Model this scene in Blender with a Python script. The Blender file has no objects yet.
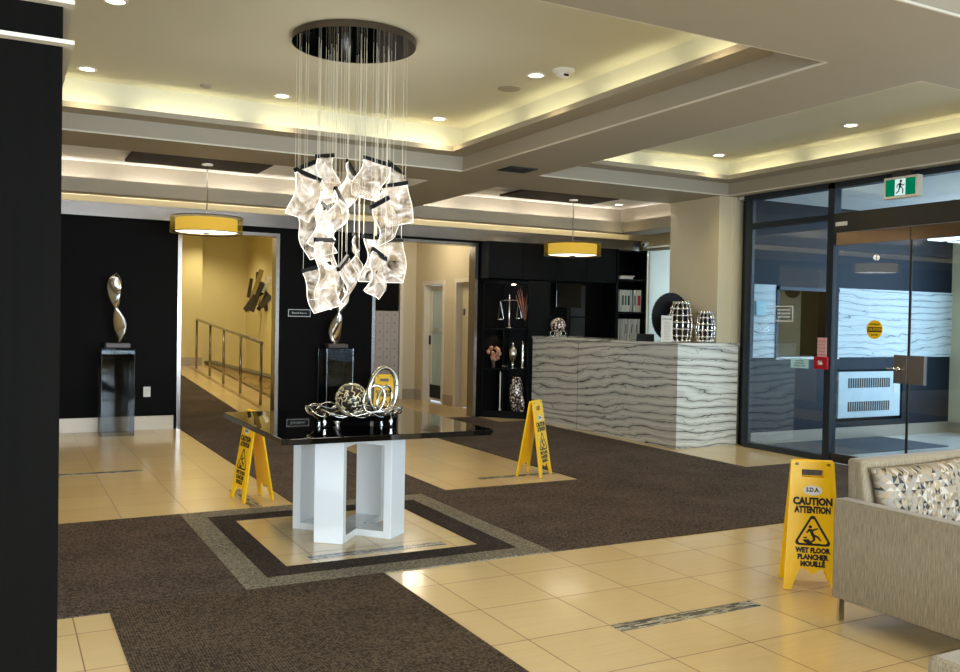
import bpy, bmesh, math, random
from mathutils import Vector, Matrix
PI = math.pi
sc = bpy.context.scene
C = sc.collection

# ------------------------------------------------------------------ camera
cam_d = bpy.data.cameras.new('camera'); cam = bpy.data.objects.new('camera', cam_d); C.objects.link(cam)
cam_d.sensor_width = 36.0; cam_d.lens = 898.15 / 960 * 36.0
cam_d.clip_start = 0.05; cam_d.clip_end = 200
Rv = Vector((0.88170, -0.47145, 0.01852)); Uv = Vector((-0.00723, 0.02575, 0.99964)); Fv = Vector((0.47176, 0.88152, -0.01929))
cam.matrix_world = Matrix(((Rv.x, Uv.x, -Fv.x, 0), (Rv.y, Uv.y, -Fv.y, 0), (Rv.z, Uv.z, -Fv.z, 1.40), (0, 0, 0, 1)))
sc.camera = cam

# ------------------------------------------------------------------ world, lights, exposure
sc.view_settings.view_transform = 'Standard'
sc.view_settings.look = 'None'
sc.view_settings.gamma = 1.0
sc.view_settings.use_curve_mapping = False
sc.view_settings.exposure = -0.08
w = bpy.data.worlds.new('sky'); sc.world = w; w.use_nodes = True
w.node_tree.nodes['Background'].inputs[0].default_value = (0.62, 0.80, 1.0, 1)
w.node_tree.nodes['Background'].inputs[1].default_value = 1.6

WARM = (1.0, 0.82, 0.50); COVE = (1.0, 0.92, 0.60); DAY = (0.62, 0.80, 1.0); NEUT = (1.0, 0.95, 0.90)

def area(name, loc, rot, sx, sy, power, col, spread=PI):
    d = bpy.data.lights.new(name, 'AREA'); d.shape = 'RECTANGLE'; d.size = sx; d.size_y = sy
    d.energy = power; d.color = col; d.spread = spread
    o = bpy.data.objects.new(name, d); o.location = loc; o.rotation_euler = rot; C.objects.link(o); return o
def spot(name, loc, power, col, ang=110, blend=.8, r=.04):
    d = bpy.data.lights.new(name, 'SPOT'); d.energy = power; d.color = col; d.spot_size = math.radians(ang); d.spot_blend = blend; d.shadow_soft_size = r
    o = bpy.data.objects.new(name, d); o.location = loc; C.objects.link(o); return o
def point(name, loc, power, col, r=.05):
    d = bpy.data.lights.new(name, 'POINT'); d.energy = power; d.color = col; d.shadow_soft_size = r
    o = bpy.data.objects.new(name, d); o.location = loc; C.objects.link(o); return o

# daylight through the front windows behind the camera and the glazing at the right
area('daylight_front', (2.2, -3.9, 1.4), (PI/2-.42, 0, 0), 7.0, 2.0, 440, (.72, .86, 1), 1.85)
area('daylight_left', (-2.9, 1.6, 1.5), (0, -PI/2+.25, 0), 2.0, 3.4, 120, (.78, .88, 1), 2.2)
area('daylight_side', (7.42, 0.6, 1.4), (0, PI/2, 0), 2.2, 6.0, 60, DAY)
area('daylight_vestibule', (11.1, 5.7, 1.5), (0, PI/2, 0), 2.4, 2.6, 105, DAY)

# ------------------------------------------------------------------ materials
def srgb(r, g, b):
    f = lambda c: (c/255/12.92) if c/255 <= .04045 else ((c/255+.055)/1.055)**2.4
    return (f(r), f(g), f(b), 1)
class NT:
    def __init__(s, name):
        s.m = bpy.data.materials.new(name); s.m.use_nodes = True; s.t = s.m.node_tree; s.N = s.t.nodes; s.L = s.t.links
        s.bs = s.N['Principled BSDF']; s.out = s.N['Material Output']
    def n(s, typ, **kw):
        o = s.N.new(typ)
        for k, v in kw.items(): setattr(o, k, v)
        return o
    def set(s, inp, v):
        if isinstance(v, bpy.types.NodeSocket): s.L.new(v, inp)
        else: inp.default_value = v
    def math(s, op, a, b=0.0, c=0.0):
        o = s.n('ShaderNodeMath', operation=op); s.set(o.inputs[0], a); s.set(o.inputs[1], b)
        if op in ('MULTIPLY_ADD', 'SMOOTH_MIN', 'COMPARE'): s.set(o.inputs[2], c)
        return o.outputs[0]
    def mix(s, f, a, b):
        o = s.n('ShaderNodeMix', data_type='RGBA'); s.set(o.inputs[0], f); s.set(o.inputs[6], a); s.set(o.inputs[7], b); return o.outputs[2]
    def coord(s, kind='Object'):
        return s.n('ShaderNodeTexCoord').outputs[kind]
    def pos(s): return s.n('ShaderNodeNewGeometry').outputs['Position']
    def scale(s, v, sc_):
        o = s.n('ShaderNodeMapping'); s.L.new(v, o.inputs[0]); o.inputs['Scale'].default_value = sc_; return o.outputs[0]
    def noise(s, v, scale=5, detail=3, rough=.5, dist=0.0):
        o = s.n('ShaderNodeTexNoise'); s.L.new(v, o.inputs['Vector']); o.inputs['Scale'].default_value = scale
        o.inputs['Detail'].default_value = detail; o.inputs['Roughness'].default_value = rough; o.inputs['Distortion'].default_value = dist
        return o.outputs[0]
    def ramp(s, f, stops):
        o = s.n('ShaderNodeValToRGB'); s.L.new(f, o.inputs[0]); e = o.color_ramp.elements
        while len(e) < len(stops): e.new(.5)
        for q, (p, c) in zip(e, stops): q.position = p; q.color = c
        return o.outputs[0]
    def sep(s, v):
        o = s.n('ShaderNodeSeparateXYZ'); s.L.new(v, o.inputs[0]); return o.outputs
    def bump(s, h, st=.2, d=.01):
        o = s.n('ShaderNodeBump'); o.inputs['Strength'].default_value = st; o.inputs['Distance'].default_value = d
        s.L.new(h, o.inputs['Height']); s.L.new(o.outputs[0], s.bs.inputs['Normal'])
def P(name, col, rough=.5, metal=0.0, var=.06, scale=6.0, bump=0.0, bscale=80.0, emit=None, es=0.0, coat=0.0, spec=.5, stretch=(1, 1, 1)):
    t = NT(name); b = t.bs
    v = t.scale(t.coord(), stretch)
    nz = t.noise(v, scale, 3)
    dark = tuple(c*(1-var*2) for c in col[:3])+(1,); lite = tuple(min(1, c*(1+var*2)) for c in col[:3])+(1,)
    t.set(b.inputs['Base Color'], t.mix(nz, dark, lite))
    b.inputs['Roughness'].default_value = rough; b.inputs['Metallic'].default_value = metal
    b.inputs['Coat Weight'].default_value = coat; b.inputs['Specular IOR Level'].default_value = spec
    if bump: t.bump(t.noise(v, bscale, 4), bump, .004)
    if emit: b.inputs['Emission Color'].default_value = emit; b.inputs['Emission Strength'].default_value = es
    return t.m
def emitter(name, col, s):
    t = NT(name); e = t.n('ShaderNodeEmission'); e.inputs[0].default_value = col; e.inputs[1].default_value = s
    t.L.new(e.outputs[0], t.out.inputs[0]); return t.m
def fresnel(t, ior):
    # thin sheet: the same reflectance whichever side is seen
    bf = t.n('ShaderNodeNewGeometry').outputs['Backfacing']
    fr = t.n('ShaderNodeFresnel'); t.set(fr.inputs[0], t.math('MULTIPLY_ADD', bf, 1/ior-ior, ior)); return fr
def glass(name, tint=(1, 1, 1, 1), ior=1.5, refl=(1, 1, 1, 1), rough=0.0, extra=0.0):
    t = NT(name); tr = t.n('ShaderNodeBsdfTransparent'); tr.inputs[0].default_value = tint
    gl = t.n('ShaderNodeBsdfGlossy'); gl.inputs[0].default_value = refl; gl.inputs['Roughness'].default_value = rough
    fr = fresnel(t, ior)
    f = t.math('ADD', fr.outputs[0], extra)
    mx = t.n('ShaderNodeMixShader'); t.L.new(f, mx.inputs[0]); t.L.new(tr.outputs[0], mx.inputs[1]); t.L.new(gl.outputs[0], mx.inputs[2])
    t.L.new(mx.outputs[0], t.out.inputs[0]); return t.m

M = {}
M['soffit'] = P('painted_taupe_plaster', srgb(164, 154, 134), .6, var=.015, scale=2)
M['ceil'] = P('cream_ceiling_paint', srgb(208, 205, 184), .7, var=.01, scale=2)
M['ceilw'] = P('white_ceiling_paint', srgb(225, 222, 216), .7, var=.01, scale=2)
M['cream'] = P('cream_wall_paint', srgb(210, 198, 164), .6, var=.02, scale=1.5)
M['yellow'] = P('ochre_wall_paint', srgb(216, 200, 142), .6, var=.03, scale=1.2, bump=.05)
M['beige'] = P('beige_wall_paint', srgb(206, 194, 164), .6, var=.02, scale=1.5)
M['black'] = P('black_wall_panel', srgb(12, 10, 9), .6, var=.15, scale=4, spec=.08, bump=.05, stretch=(1, 1, .2))
M['blackwood'] = P('black_stained_oak', srgb(8, 7, 4), .65, var=.3, scale=40, spec=.06, bump=.2, bscale=60, stretch=(1, 1, .04))
M['cabinet'] = P('black_lacquer_cabinet', srgb(9, 11, 13), .45, var=.1, spec=.12)
M['navy'] = P('navy_wall_panel', srgb(20, 30, 40), .45, spec=.2, var=.04, scale=1.5)
M['frame'] = P('dark_anodised_frame', srgb(46, 54, 62), .35, metal=.5, var=.04)
M['lockmetal'] = P('satin_lock_metal', srgb(128, 122, 116), .3, metal=.6)
M['bronze'] = P('bronze_metal', srgb(78, 76, 72), .32, metal=.7, var=.05)
M['rail_bronze'] = P('polished_bronze_rail', srgb(150, 130, 108), .12, metal=1, var=.05)
M['steel'] = P('brushed_steel', srgb(150, 144, 138), .22, metal=1, var=.06, scale=30, stretch=(.05, 1, 8))
M['baseb'] = P('brushed_baseboard', srgb(176, 162, 142), .42, metal=.5, var=.06, scale=30, stretch=(.1, .1, 8))
M['chrome'] = P('chrome', srgb(215, 212, 205), .1, metal=1, var=.02)
M['silver'] = P('hammered_silver', srgb(205, 198, 180), .22, metal=1, var=.12, scale=25, bump=.4, bscale=40)
M['white'] = P('white_lacquer', srgb(216, 216, 212), .22, var=.01, coat=.4)
M['whitep'] = P('white_plastic', srgb(228, 226, 220), .4, var=.01)
M['offwhite'] = P('off_white_trim', srgb(216, 208, 192), .45, var=.02)
M['glossblack'] = P('black_table_glass', srgb(5, 5, 5), .02, var=.02, coat=0, spec=.6)
M['blackplastic'] = P('black_plastic', srgb(13, 13, 13), .5, var=.05, spec=.2)
M['yellowp'] = P('yellow_safety_plastic', srgb(255, 200, 0), .38, var=.03, scale=10)
M['ink'] = P('black_print', srgb(22, 20, 18), .6)
M['inkgrey'] = P('grey_print', srgb(110, 108, 104), .6)
M['whiteprint'] = P('white_print', srgb(225, 225, 220), .5)
M['red'] = P('red_plastic', srgb(170, 18, 36), .35)
M['pinkp'] = P('pink_label', srgb(214, 170, 165), .5)
M['cyanp'] = P('pale_cyan_label', srgb(176, 222, 226), .5)
M['decal'] = P('yellow_decal', srgb(250, 196, 10), .5)
M['glass'] = glass('clear_partition_glass', (.80, .88, .94, 1), 1.5, extra=.02)
M['acrylic'] = glass('clear_acrylic', (.80, .81, .81, 1), 1.35, refl=(.45, .47, .48, 1))
M['acryledge'] = glass('acrylic_edge', (.6, .62, .62, 1), 1.5, extra=.1, rough=.2)
M['wire'] = P('steel_wire', srgb(236, 226, 200), .4, metal=.2)
M['disc'] = P('mirror_black_disc', srgb(40, 36, 34), .06, metal=1, var=.02)
M['discrim'] = P('brushed_bronze_rim', srgb(96, 86, 76), .4, metal=.8)
M['lampon'] = emitter('lit_downlight', (1, .86, .6, 1), 14)
M['diffuser'] = emitter('lit_diffuser', (1, .93, .74, 1), 3.2)
M['exitwhite'] = emitter('lit_exit_white', (.75, 1, .95, 1), .9)
M['exitgreen'] = emitter('lit_exit_green', srgb(0, 120, 84), 1.0)
M['ventdark'] = P('dark_grille', srgb(62, 54, 44), .6)
M['darkpanel'] = P('dark_brown_ceiling_panel', srgb(40, 32, 26), .6, var=.05, spec=.1)
M['pearl'] = P('grey_metal_box', srgb(172, 164, 160), .5, metal=.2)
M['concrete'] = P('outdoor_paving', srgb(170, 172, 170), .9, var=.05)
M['blind_'] = P('pale_roller_blind', srgb(206, 206, 196), .8, var=.03, scale=60, stretch=(1, 1, .05), bump=.1)
def blind_mat(name):
    t = NT(name); tl = t.n('ShaderNodeBsdfTranslucent'); tl.inputs[0].default_value = srgb(225, 228, 220); t.bs.inputs['Base Color'].default_value = srgb(214, 214, 204); t.bs.inputs['Roughness'].default_value = .8
    m_ = t.n('ShaderNodeMixShader'); m_.inputs[0].default_value = .5; t.L.new(t.bs.outputs[0], m_.inputs[1]); t.L.new(tl.outputs[0], m_.inputs[2]); t.L.new(m_.outputs[0], t.out.inputs[0]); return t.m
M['blind'] = blind_mat('pale_translucent_blind')
M['paper'] = P('white_paper', srgb(224, 220, 208), .7)
M['gold'] = P('pale_gold_wire', srgb(240, 226, 190), .3, metal=1, var=.1, scale=30)
M['brownbase'] = P('brown_stone_base', srgb(78, 58, 48), .4, var=.2, scale=40)
M['petal'] = P('dried_petals', srgb(196, 150, 112), .8, var=.25, scale=20)
M['twig'] = P('reddish_twigs', srgb(176, 120, 98), .7, var=.15)
M['bluebook'] = P('navy_book_cloth', srgb(30, 46, 84), .6)
M['teal'] = P('teal_book_cloth', srgb(44, 110, 96), .6)
M['pinkbook'] = P('red_book_label', srgb(190, 60, 80), .6)
M['bright'] = P('white_enamel', srgb(206, 220, 222), .4)
M['darkgap'] = P('dark_recess', srgb(16, 20, 26), .7)

def tile_mat(name, a, b, streak, gx, gy, ox, oy, rough=.2, gw=.006, groutc=(140, 112, 72)):
    t = NT(name); p = t.pos(); X, Y, Z = t.sep(p)
    ux = t.math('DIVIDE', t.math('SUBTRACT', X, ox), gx); uy = t.math('DIVIDE', t.math('SUBTRACT', Y, oy), gy)
    fx = t.math('FRACT', ux); fy = t.math('FRACT', uy)
    ex = t.math('MINIMUM', fx, t.math('SUBTRACT', 1.0, fx)); ey = t.math('MINIMUM', fy, t.math('SUBTRACT', 1.0, fy))
    e = t.math('MINIMUM', ex, ey); g = t.math('LESS_THAN', e, gw/2/.44)
    cb = t.n('ShaderNodeCombineXYZ'); t.L.new(t.math('FLOOR', ux), cb.inputs[0]); t.L.new(t.math('FLOOR', uy), cb.inputs[1])
    wn = t.n('ShaderNodeTexWhiteNoise'); t.L.new(cb.outputs[0], wn.inputs['Vector'])
    ad = t.n('ShaderNodeVectorMath', operation='ADD'); t.L.new(p, ad.inputs[0]); t.L.new(wn.outputs['Color'], ad.inputs[1])
    nz = t.noise(t.scale(ad.outputs[0], (1.2, 22, 1)), 2.4, 5, .6)
    c1 = t.mix(wn.outputs['Value'], a, b); c2 = t.mix(t.math('MULTIPLY', nz, .55), c1, streak)
    t.set(t.bs.inputs['Base Color'], t.mix(g, c2, srgb(*groutc)))
    t.set(t.bs.inputs['Roughness'], t.math('MULTIPLY_ADD', g, .5, rough)); t.bs.inputs['Coat Weight'].default_value = .25
    t.bs.inputs['Coat Roughness'].default_value = .08
    t.bump(t.math('SUBTRACT', 1.0, g), .25, .002)
    return t.m
M['tile'] = tile_mat('cream_porcelain_tile', srgb(234, 208, 154), srgb(226, 198, 143), srgb(204, 172, 116), .4365, .4475, 2.05, 2.883)
M['tilev'] = tile_mat('pale_porcelain_tile', srgb(222, 218, 206), srgb(214, 210, 198), srgb(206, 200, 186), .4365, .4475, 2.05, 2.883)
def mosaic_mat(name):
    t = NT(name); br = t.n('ShaderNodeTexBrick'); t.L.new(t.coord(), br.inputs['Vector'])
    br.inputs['Scale'].default_value = 1; br.inputs['Brick Width'].default_value = .055; br.inputs['Row Height'].default_value = .0135
    br.inputs['Mortar Size'].default_value = .0016; br.inputs['Color1'].default_value = srgb(60, 56, 48); br.inputs['Color2'].default_value = srgb(206, 198, 172)
    br.inputs['Mortar'].default_value = srgb(90, 82, 66); br.offset = .5
    t.L.new(br.outputs[0], t.bs.inputs['Base Color']); t.bs.inputs['Roughness'].default_value = .2
    return t.m
M['mosaic'] = mosaic_mat('grey_strip_mosaic')
def carpet_mat(name, c1, c2, ribs=0):
    t = NT(name); p = t.coord()
    a = t.noise(p, 85, 4, .9); b = t.noise(p, 2.2, 3)
    f = t.math('MULTIPLY_ADD', b, .35, t.math('SUBTRACT', t.math('MULTIPLY', a, 3.2), 1.32))
    if ribs:
        X, Y, Z = t.sep(p); wv = t.math('SINE', t.math('MULTIPLY', X, ribs)); f = t.math('MULTIPLY_ADD', wv, .10, f)
    t.set(t.bs.inputs['Base Color'], t.ramp(f, [(.2, c1), (.85, c2)])); t.bs.inputs['Roughness'].default_value = .95; t.bs.inputs['Specular IOR Level'].default_value = .1
    t.bump(a, .6, .004); return t.m
M['carpet'] = carpet_mat('dark_brown_carpet', srgb(38, 30, 25), srgb(116, 101, 88))
M['carpetr'] = carpet_mat('ribbed_brown_carpet', srgb(38, 31, 24), srgb(114, 98, 80), 520)
M['carpetd'] = carpet_mat('deep_brown_carpet', srgb(30, 25, 22), srgb(88, 77, 68))
M['carpetl'] = carpet_mat('taupe_carpet', srgb(84, 78, 64), srgb(168, 158, 138))
M['carpetg'] = carpet_mat('grey_entrance_mat', srgb(64, 68, 74), srgb(120, 124, 128))
def marble_mat(name, base, vein, mid, tilt=.0):
    t = NT(name); p = t.coord(); X, Y, Z = t.sep(p)
    h = t.math('ADD', X, Y)
    n1 = t.noise(t.scale(p, (.42, .42, 1.5)), 1.5, 4, .5, .6)
    zz = t.math('MULTIPLY_ADD', h, tilt, Z)
    ph = t.math('MULTIPLY_ADD', n1, 12.0, t.math('MULTIPLY', zz, 34.0))
    s1 = t.math('ABSOLUTE', t.math('SINE', ph))
    n2 = t.noise(t.scale(p, (.45, .45, 2.6)), 1.6, 4, .5, .7)
    s2 = t.math('ABSOLUTE', t.math('SINE', t.math('MULTIPLY_ADD', n2, 13.0, t.math('MULTIPLY', zz, 40.0))))
    wth = t.math('MULTIPLY_ADD', t.noise(t.scale(p, (1.3, 1.3, 6)), 2.4, 4), .9, -.28)
    l1 = t.n('ShaderNodeMapRange'); l1.interpolation_type = 'SMOOTHSTEP'; t.L.new(s1, l1.inputs[0]); t.set(l1.inputs[1], 0.0); t.set(l1.inputs[2], t.math('MAXIMUM', wth, .02)); l1.inputs[3].default_value = 1; l1.inputs[4].default_value = 0
    v2 = t.ramp(s2, [(.0, (1, 1, 1, 1)), (.11, (0, 0, 0, 1))])
    soft = t.ramp(s1, [(.0, (1, 1, 1, 1)), (.95, (0, 0, 0, 1))])
    fine = t.ramp(t.noise(t.scale(p, (.8, .8, 26)), 2, 6, .7), [(.3, (.25, .25, .25, 1)), (.65, (1.0, 1.0, 1.0, 1))])
    c = t.mix(t.math('MULTIPLY', soft, fine), base, mid)
    c = t.mix(l1.outputs[0], c, vein)
    c = t.mix(t.math('MULTIPLY', v2, .85), c, vein)
    t.set(t.bs.inputs['Base Color'], c); t.bs.inputs['Roughness'].default_value = .12; return t.m
M['marble'] = marble_mat('dark_veined_white_marble', srgb(226, 224, 212), srgb(50, 50, 46), srgb(138, 136, 122), .05)
M['marblet'] = marble_mat('pale_veined_marble', srgb(206, 214, 212), srgb(96, 108, 112), srgb(184, 194, 192))
M['marbley'] = marble_mat('ochre_veined_marble', srgb(190, 166, 110), srgb(90, 78, 50), srgb(164, 142, 92))
def fabric_mat(name, c1, c2, sx=210, sz=14):
    t = NT(name); p = t.coord(); n1 = t.noise(t.scale(p, (sx, sx, sz)), 1.0, 4, .7); n2 = t.noise(t.scale(p, (400, 400, 400)), 1, 2)
    f = t.math('MULTIPLY_ADD', n2, .4, t.math('MULTIPLY', n1, .8))
    t.set(t.bs.inputs['Base Color'], t.ramp(f, [(.35, c1), (.85, c2)])); t.bs.inputs['Roughness'].default_value = .85
    t.bs.inputs['Sheen Weight'].default_value = .2; t.bump(n2, .3, .002); return t.m
M['sofa'] = fabric_mat('woven_taupe_upholstery', srgb(90, 78, 58), srgb(168, 153, 122))
def tri_mat(name):
    t = NT(name); p = t.coord(); X, Y, Z = t.sep(p); s = 30.0
    u = t.math('MULTIPLY', X, s); v = t.math('MULTIPLY', Z, s)
    fu = t.math('FRACT', u); fv = t.math('FRACT', v)
    up = t.math('GREATER_THAN', t.math('ADD', fu, fv), 1.0); dn = t.math('GREATER_THAN', fu, fv)
    cb = t.n('ShaderNodeCombineXYZ'); t.L.new(t.math('MULTIPLY_ADD', up, .37, t.math('FLOOR', u)), cb.inputs[0]); t.L.new(t.math('MULTIPLY_ADD', dn, .53, t.math('FLOOR', v)), cb.inputs[2])
    wn = t.n('ShaderNodeTexWhiteNoise'); t.L.new(cb.outputs[0], wn.inputs['Vector'])
    c = t.ramp(wn.outputs['Value'], [(.0, srgb(30, 26, 22)), (.10, srgb(122, 106, 82)), (.35, srgb(152, 134, 104)), (.6, srgb(176, 166, 150)), (.75, srgb(136, 128, 114))])
    for n_ in t.N:
        if n_.bl_idname == 'ShaderNodeValToRGB': n_.color_ramp.interpolation = 'CONSTANT'
    t.L.new(c, t.bs.inputs['Base Color']); t.bs.inputs['Roughness'].default_value = .6; return t.m
M['tri'] = tri_mat('triangle_print_fabric')
def mesh_shade(name):
    t = NT(name); tr = t.n('ShaderNodeBsdfTransparent'); tr.inputs[0].default_value = (.88, .80, .52, 1)
    df = t.n('ShaderNodeBsdfTranslucent'); df.inputs[0].default_value = srgb(196, 176, 96)
    d2 = t.n('ShaderNodeBsdfDiffuse'); d2.inputs[0].default_value = srgb(140, 128, 84)
    m1 = t.n('ShaderNodeMixShader'); m1.inputs[0].default_value = .5; t.L.new(df.outputs[0], m1.inputs[1]); t.L.new(d2.outputs[0], m1.inputs[2])
    m2 = t.n('ShaderNodeMixShader'); m2.inputs[0].default_value = .35; t.L.new(tr.outputs[0], m2.inputs[1]); t.L.new(m1.outputs[0], m2.inputs[2])
    t.L.new(m2.outputs[0], t.out.inputs[0]); return t.m
M['sheer'] = mesh_shade('sheer_outer_shade')
M['shade'] = P('lit_amber_shade', srgb(190, 150, 60), .7, emit=srgb(238, 206, 96), es=1.0, var=.03)
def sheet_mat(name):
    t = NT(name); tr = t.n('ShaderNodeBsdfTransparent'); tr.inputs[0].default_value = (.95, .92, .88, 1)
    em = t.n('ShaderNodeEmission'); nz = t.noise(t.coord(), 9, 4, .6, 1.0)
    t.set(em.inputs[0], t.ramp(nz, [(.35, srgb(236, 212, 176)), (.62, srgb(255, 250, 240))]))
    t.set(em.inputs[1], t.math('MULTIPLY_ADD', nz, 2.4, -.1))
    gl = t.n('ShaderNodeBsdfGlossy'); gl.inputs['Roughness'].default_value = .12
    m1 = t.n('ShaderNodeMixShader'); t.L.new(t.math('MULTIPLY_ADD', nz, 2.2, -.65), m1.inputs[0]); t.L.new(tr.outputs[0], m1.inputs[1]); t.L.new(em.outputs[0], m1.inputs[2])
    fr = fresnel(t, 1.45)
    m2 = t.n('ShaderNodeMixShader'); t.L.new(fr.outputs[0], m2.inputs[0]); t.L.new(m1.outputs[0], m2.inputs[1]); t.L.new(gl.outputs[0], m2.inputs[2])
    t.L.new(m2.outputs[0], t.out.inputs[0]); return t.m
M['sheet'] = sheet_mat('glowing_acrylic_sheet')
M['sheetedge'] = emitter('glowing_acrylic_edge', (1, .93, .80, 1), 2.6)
def spot_vase(name):
    t = NT(name); v = t.n('ShaderNodeTexVoronoi'); t.L.new(t.scale(t.coord(), (1, 1, .8)), v.inputs['Vector']); v.inputs['Scale'].default_value = 38
    wn = t.ramp(v.outputs['Distance'], [(.30, srgb(244, 230, 216)), (.55, srgb(60, 44, 38))])
    t.L.new(wn, t.bs.inputs['Base Color']); t.bs.inputs['Metallic'].default_value = .25; t.bs.inputs['Roughness'].default_value = .25
    return t.m
M['mosaicvase'] = spot_vase('mirror_mosaic_glaze')

# ------------------------------------------------------------------ mesh helpers
class MB:
    def __init__(s): s.bm = bmesh.new()
    def box(s, x0, x1, y0, y1, z0, z1):
        v = [s.bm.verts.new(p) for p in ((x0,y0,z0),(x1,y0,z0),(x1,y1,z0),(x0,y1,z0),(x0,y0,z1),(x1,y0,z1),(x1,y1,z1),(x0,y1,z1))]
        for f in ((0,3,2,1),(4,5,6,7),(0,1,5,4),(1,2,6,5),(2,3,7,6),(3,0,4,7)): s.bm.faces.new([v[i] for i in f])
        return s
    def prism(s, poly, z0, z1, M_=None):
        M_ = M_ or Matrix()
        a = [s.bm.verts.new(M_ @ Vector((x, y, z0))) for x, y in poly]; b = [s.bm.verts.new(M_ @ Vector((x, y, z1))) for x, y in poly]
        n = len(poly); s.bm.faces.new(a[::-1]); s.bm.faces.new(b)
        for i in range(n): s.bm.faces.new((a[i], a[(i+1) % n], b[(i+1) % n], b[i]))
        return s
    def tube(s, pts, r, n=8, closed=False, rr=None):
        pts = [Vector(p) for p in pts]; rings = []; N = len(pts); up = None
        for i, p in enumerate(pts):
            if closed: d = (pts[(i+1) % N]-pts[i-1])
            else: d = pts[min(i+1, N-1)]-pts[max(i-1, 0)]
            d.normalize()
            if up is None: up = d.orthogonal().normalized()
            else:
                up = up-d*up.dot(d)
                if up.length < 1e-6: up = d.orthogonal()
                up.normalize()
            sd = d.cross(up); R = rr[i] if rr else r
            rings.append([s.bm.verts.new(p+(up*math.cos(2*PI*k/n)+sd*math.sin(2*PI*k/n))*R) for k in range(n)])
        for i in range(N if closed else N-1):
            a, b = rings[i], rings[(i+1) % N]
            for k in range(n): s.bm.faces.new((a[k], a[(k+1) % n], b[(k+1) % n], b[k]))
        if not closed: s.bm.faces.new(rings[0][::-1]); s.bm.faces.new(rings[-1])
        return s
    def lathe(s, prof, n=32, c=(0, 0, 0), sx=1, sy=1, cap=True):
        rings = []
        for r, z in prof:
            rings.append([s.bm.verts.new((c[0]+r*sx*math.cos(2*PI*k/n), c[1]+r*sy*math.sin(2*PI*k/n), c[2]+z)) for k in range(n)])
        for a, b in zip(rings, rings[1:]):
            for k in range(n): s.bm.faces.new((a[k], a[(k+1) % n], b[(k+1) % n], b[k]))
        if cap: s.bm.faces.new(rings[0][::-1]); s.bm.faces.new(rings[-1])
        return s
    def sphere(s, c, r, n=12, m=8, sz=1):
        return s.lathe([(r*math.sin(PI*(i+.02)/(m+.04)), -r*sz*math.cos(PI*(i+.02)/(m+.04))) for i in range(m+1)], n, c)
    def xf(s, M_): bmesh.ops.transform(s.bm, matrix=M_, verts=s.bm.verts); return s
    def build(s, name, mat, parent=None, smooth=False, bevel=0, seg=2, label=None):
        bmesh.ops.recalc_face_normals(s.bm, faces=s.bm.faces)
        me = bpy.data.meshes.new(name); s.bm.to_mesh(me); s.bm.free()
        if smooth:
            for p in me.polygons: p.use_smooth = True
        me.materials.append(M[mat] if isinstance(mat, str) else mat)
        o = bpy.data.objects.new(name, me); C.objects.link(o); o.parent = parent
        if bevel:
            b = o.modifiers.new('bevel', 'BEVEL'); b.width = bevel; b.segments = seg; b.limit_method = 'ANGLE'; b.angle_limit = math.radians(40)
        if smooth: pass
        if label: o['label'] = label
        return o
def shade_auto(o, ang=40):
    for p in o.data.polygons: p.use_smooth = True
    try: o.data.set_sharp_from_angle(angle=math.radians(ang))
    except Exception: pass
    return o
def box(name, b, mat, parent=None, bevel=0, label=None): return MB().box(*b).build(name, mat, parent, bevel=bevel, label=label)
def tag(o, label, cat, group=None):
    o['label'] = label; o['category'] = cat
    if group: o['group'] = group
    return o
def thing(name, label, cat, loc=(0, 0, 0), rz=0, group=None):
    o = bpy.data.objects.new(name, None); C.objects.link(o); o.location = loc; o.rotation_euler = (0, 0, rz); o.empty_display_size = .1
    return tag(o, label, cat, group)
def struct(o): o['kind'] = 'structure'; return o
def dup(root, loc, rz, label, group=None):
    r = root.copy(); C.objects.link(r); r.location = loc; r.rotation_euler = (0, 0, rz); r['label'] = label
    if group: r['group'] = group
    def rec(src, dst):
        for ch in src.children:
            c = ch.copy(); C.objects.link(c); c.parent = dst; rec(ch, c)
    rec(root, r); return r
def curve_mesh(cu):
    o = bpy.data.objects.new('tmp', cu); C.objects.link(o); bpy.context.view_layer.update()
    dg = bpy.context.evaluated_depsgraph_get(); me = bpy.data.meshes.new_from_object(o.evaluated_get(dg))
    bpy.data.objects.remove(o); return me
def add_mesh(mb, me, M_):
    t = bmesh.new(); t.from_mesh(me); bmesh.ops.transform(t, matrix=M_, verts=t.verts); tm = bpy.data.meshes.new('t'); t.to_mesh(tm); t.free()
    mb.bm.from_mesh(tm); bpy.data.meshes.remove(tm)
def text(mb, s, size, x, y, M_=None, wide=1.0, bold=0.0, ext=.0006, align='CENTER'):
    cu = bpy.data.curves.new('txt', 'FONT'); cu.body = s; cu.size = size; cu.align_x = align; cu.align_y = 'CENTER'; cu.extrude = ext; cu.offset = bold
    cu.resolution_u = 2
    me = curve_mesh(cu); add_mesh(mb, me, (M_ or Matrix()) @ Matrix.Translation((x, y, 0)) @ Matrix.Diagonal((wide, 1, 1, 1))); bpy.data.meshes.remove(me)
def plate(mb, loops, thick, M_=None):
    cu = bpy.data.curves.new('pl', 'CURVE'); cu.dimensions = '2D'; cu.fill_mode = 'BOTH'; cu.extrude = thick/2
    for lp in loops:
        sp = cu.splines.new('POLY'); sp.points.add(len(lp)-1)
        for p, q in zip(sp.points, lp): p.co = (q[0], q[1], 0, 1)
        sp.use_cyclic_u = True
    me = curve_mesh(cu); add_mesh(mb, me, M_ or Matrix()); bpy.data.meshes.remove(me)
def circ(cx, cy, rx, ry=None, n=28, a0=0, a1=2*PI):
    ry = ry or rx; return [(cx+rx*math.cos(a0+(a1-a0)*k/n), cy+ry*math.sin(a0+(a1-a0)*k/n)) for k in range(n)]

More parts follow.
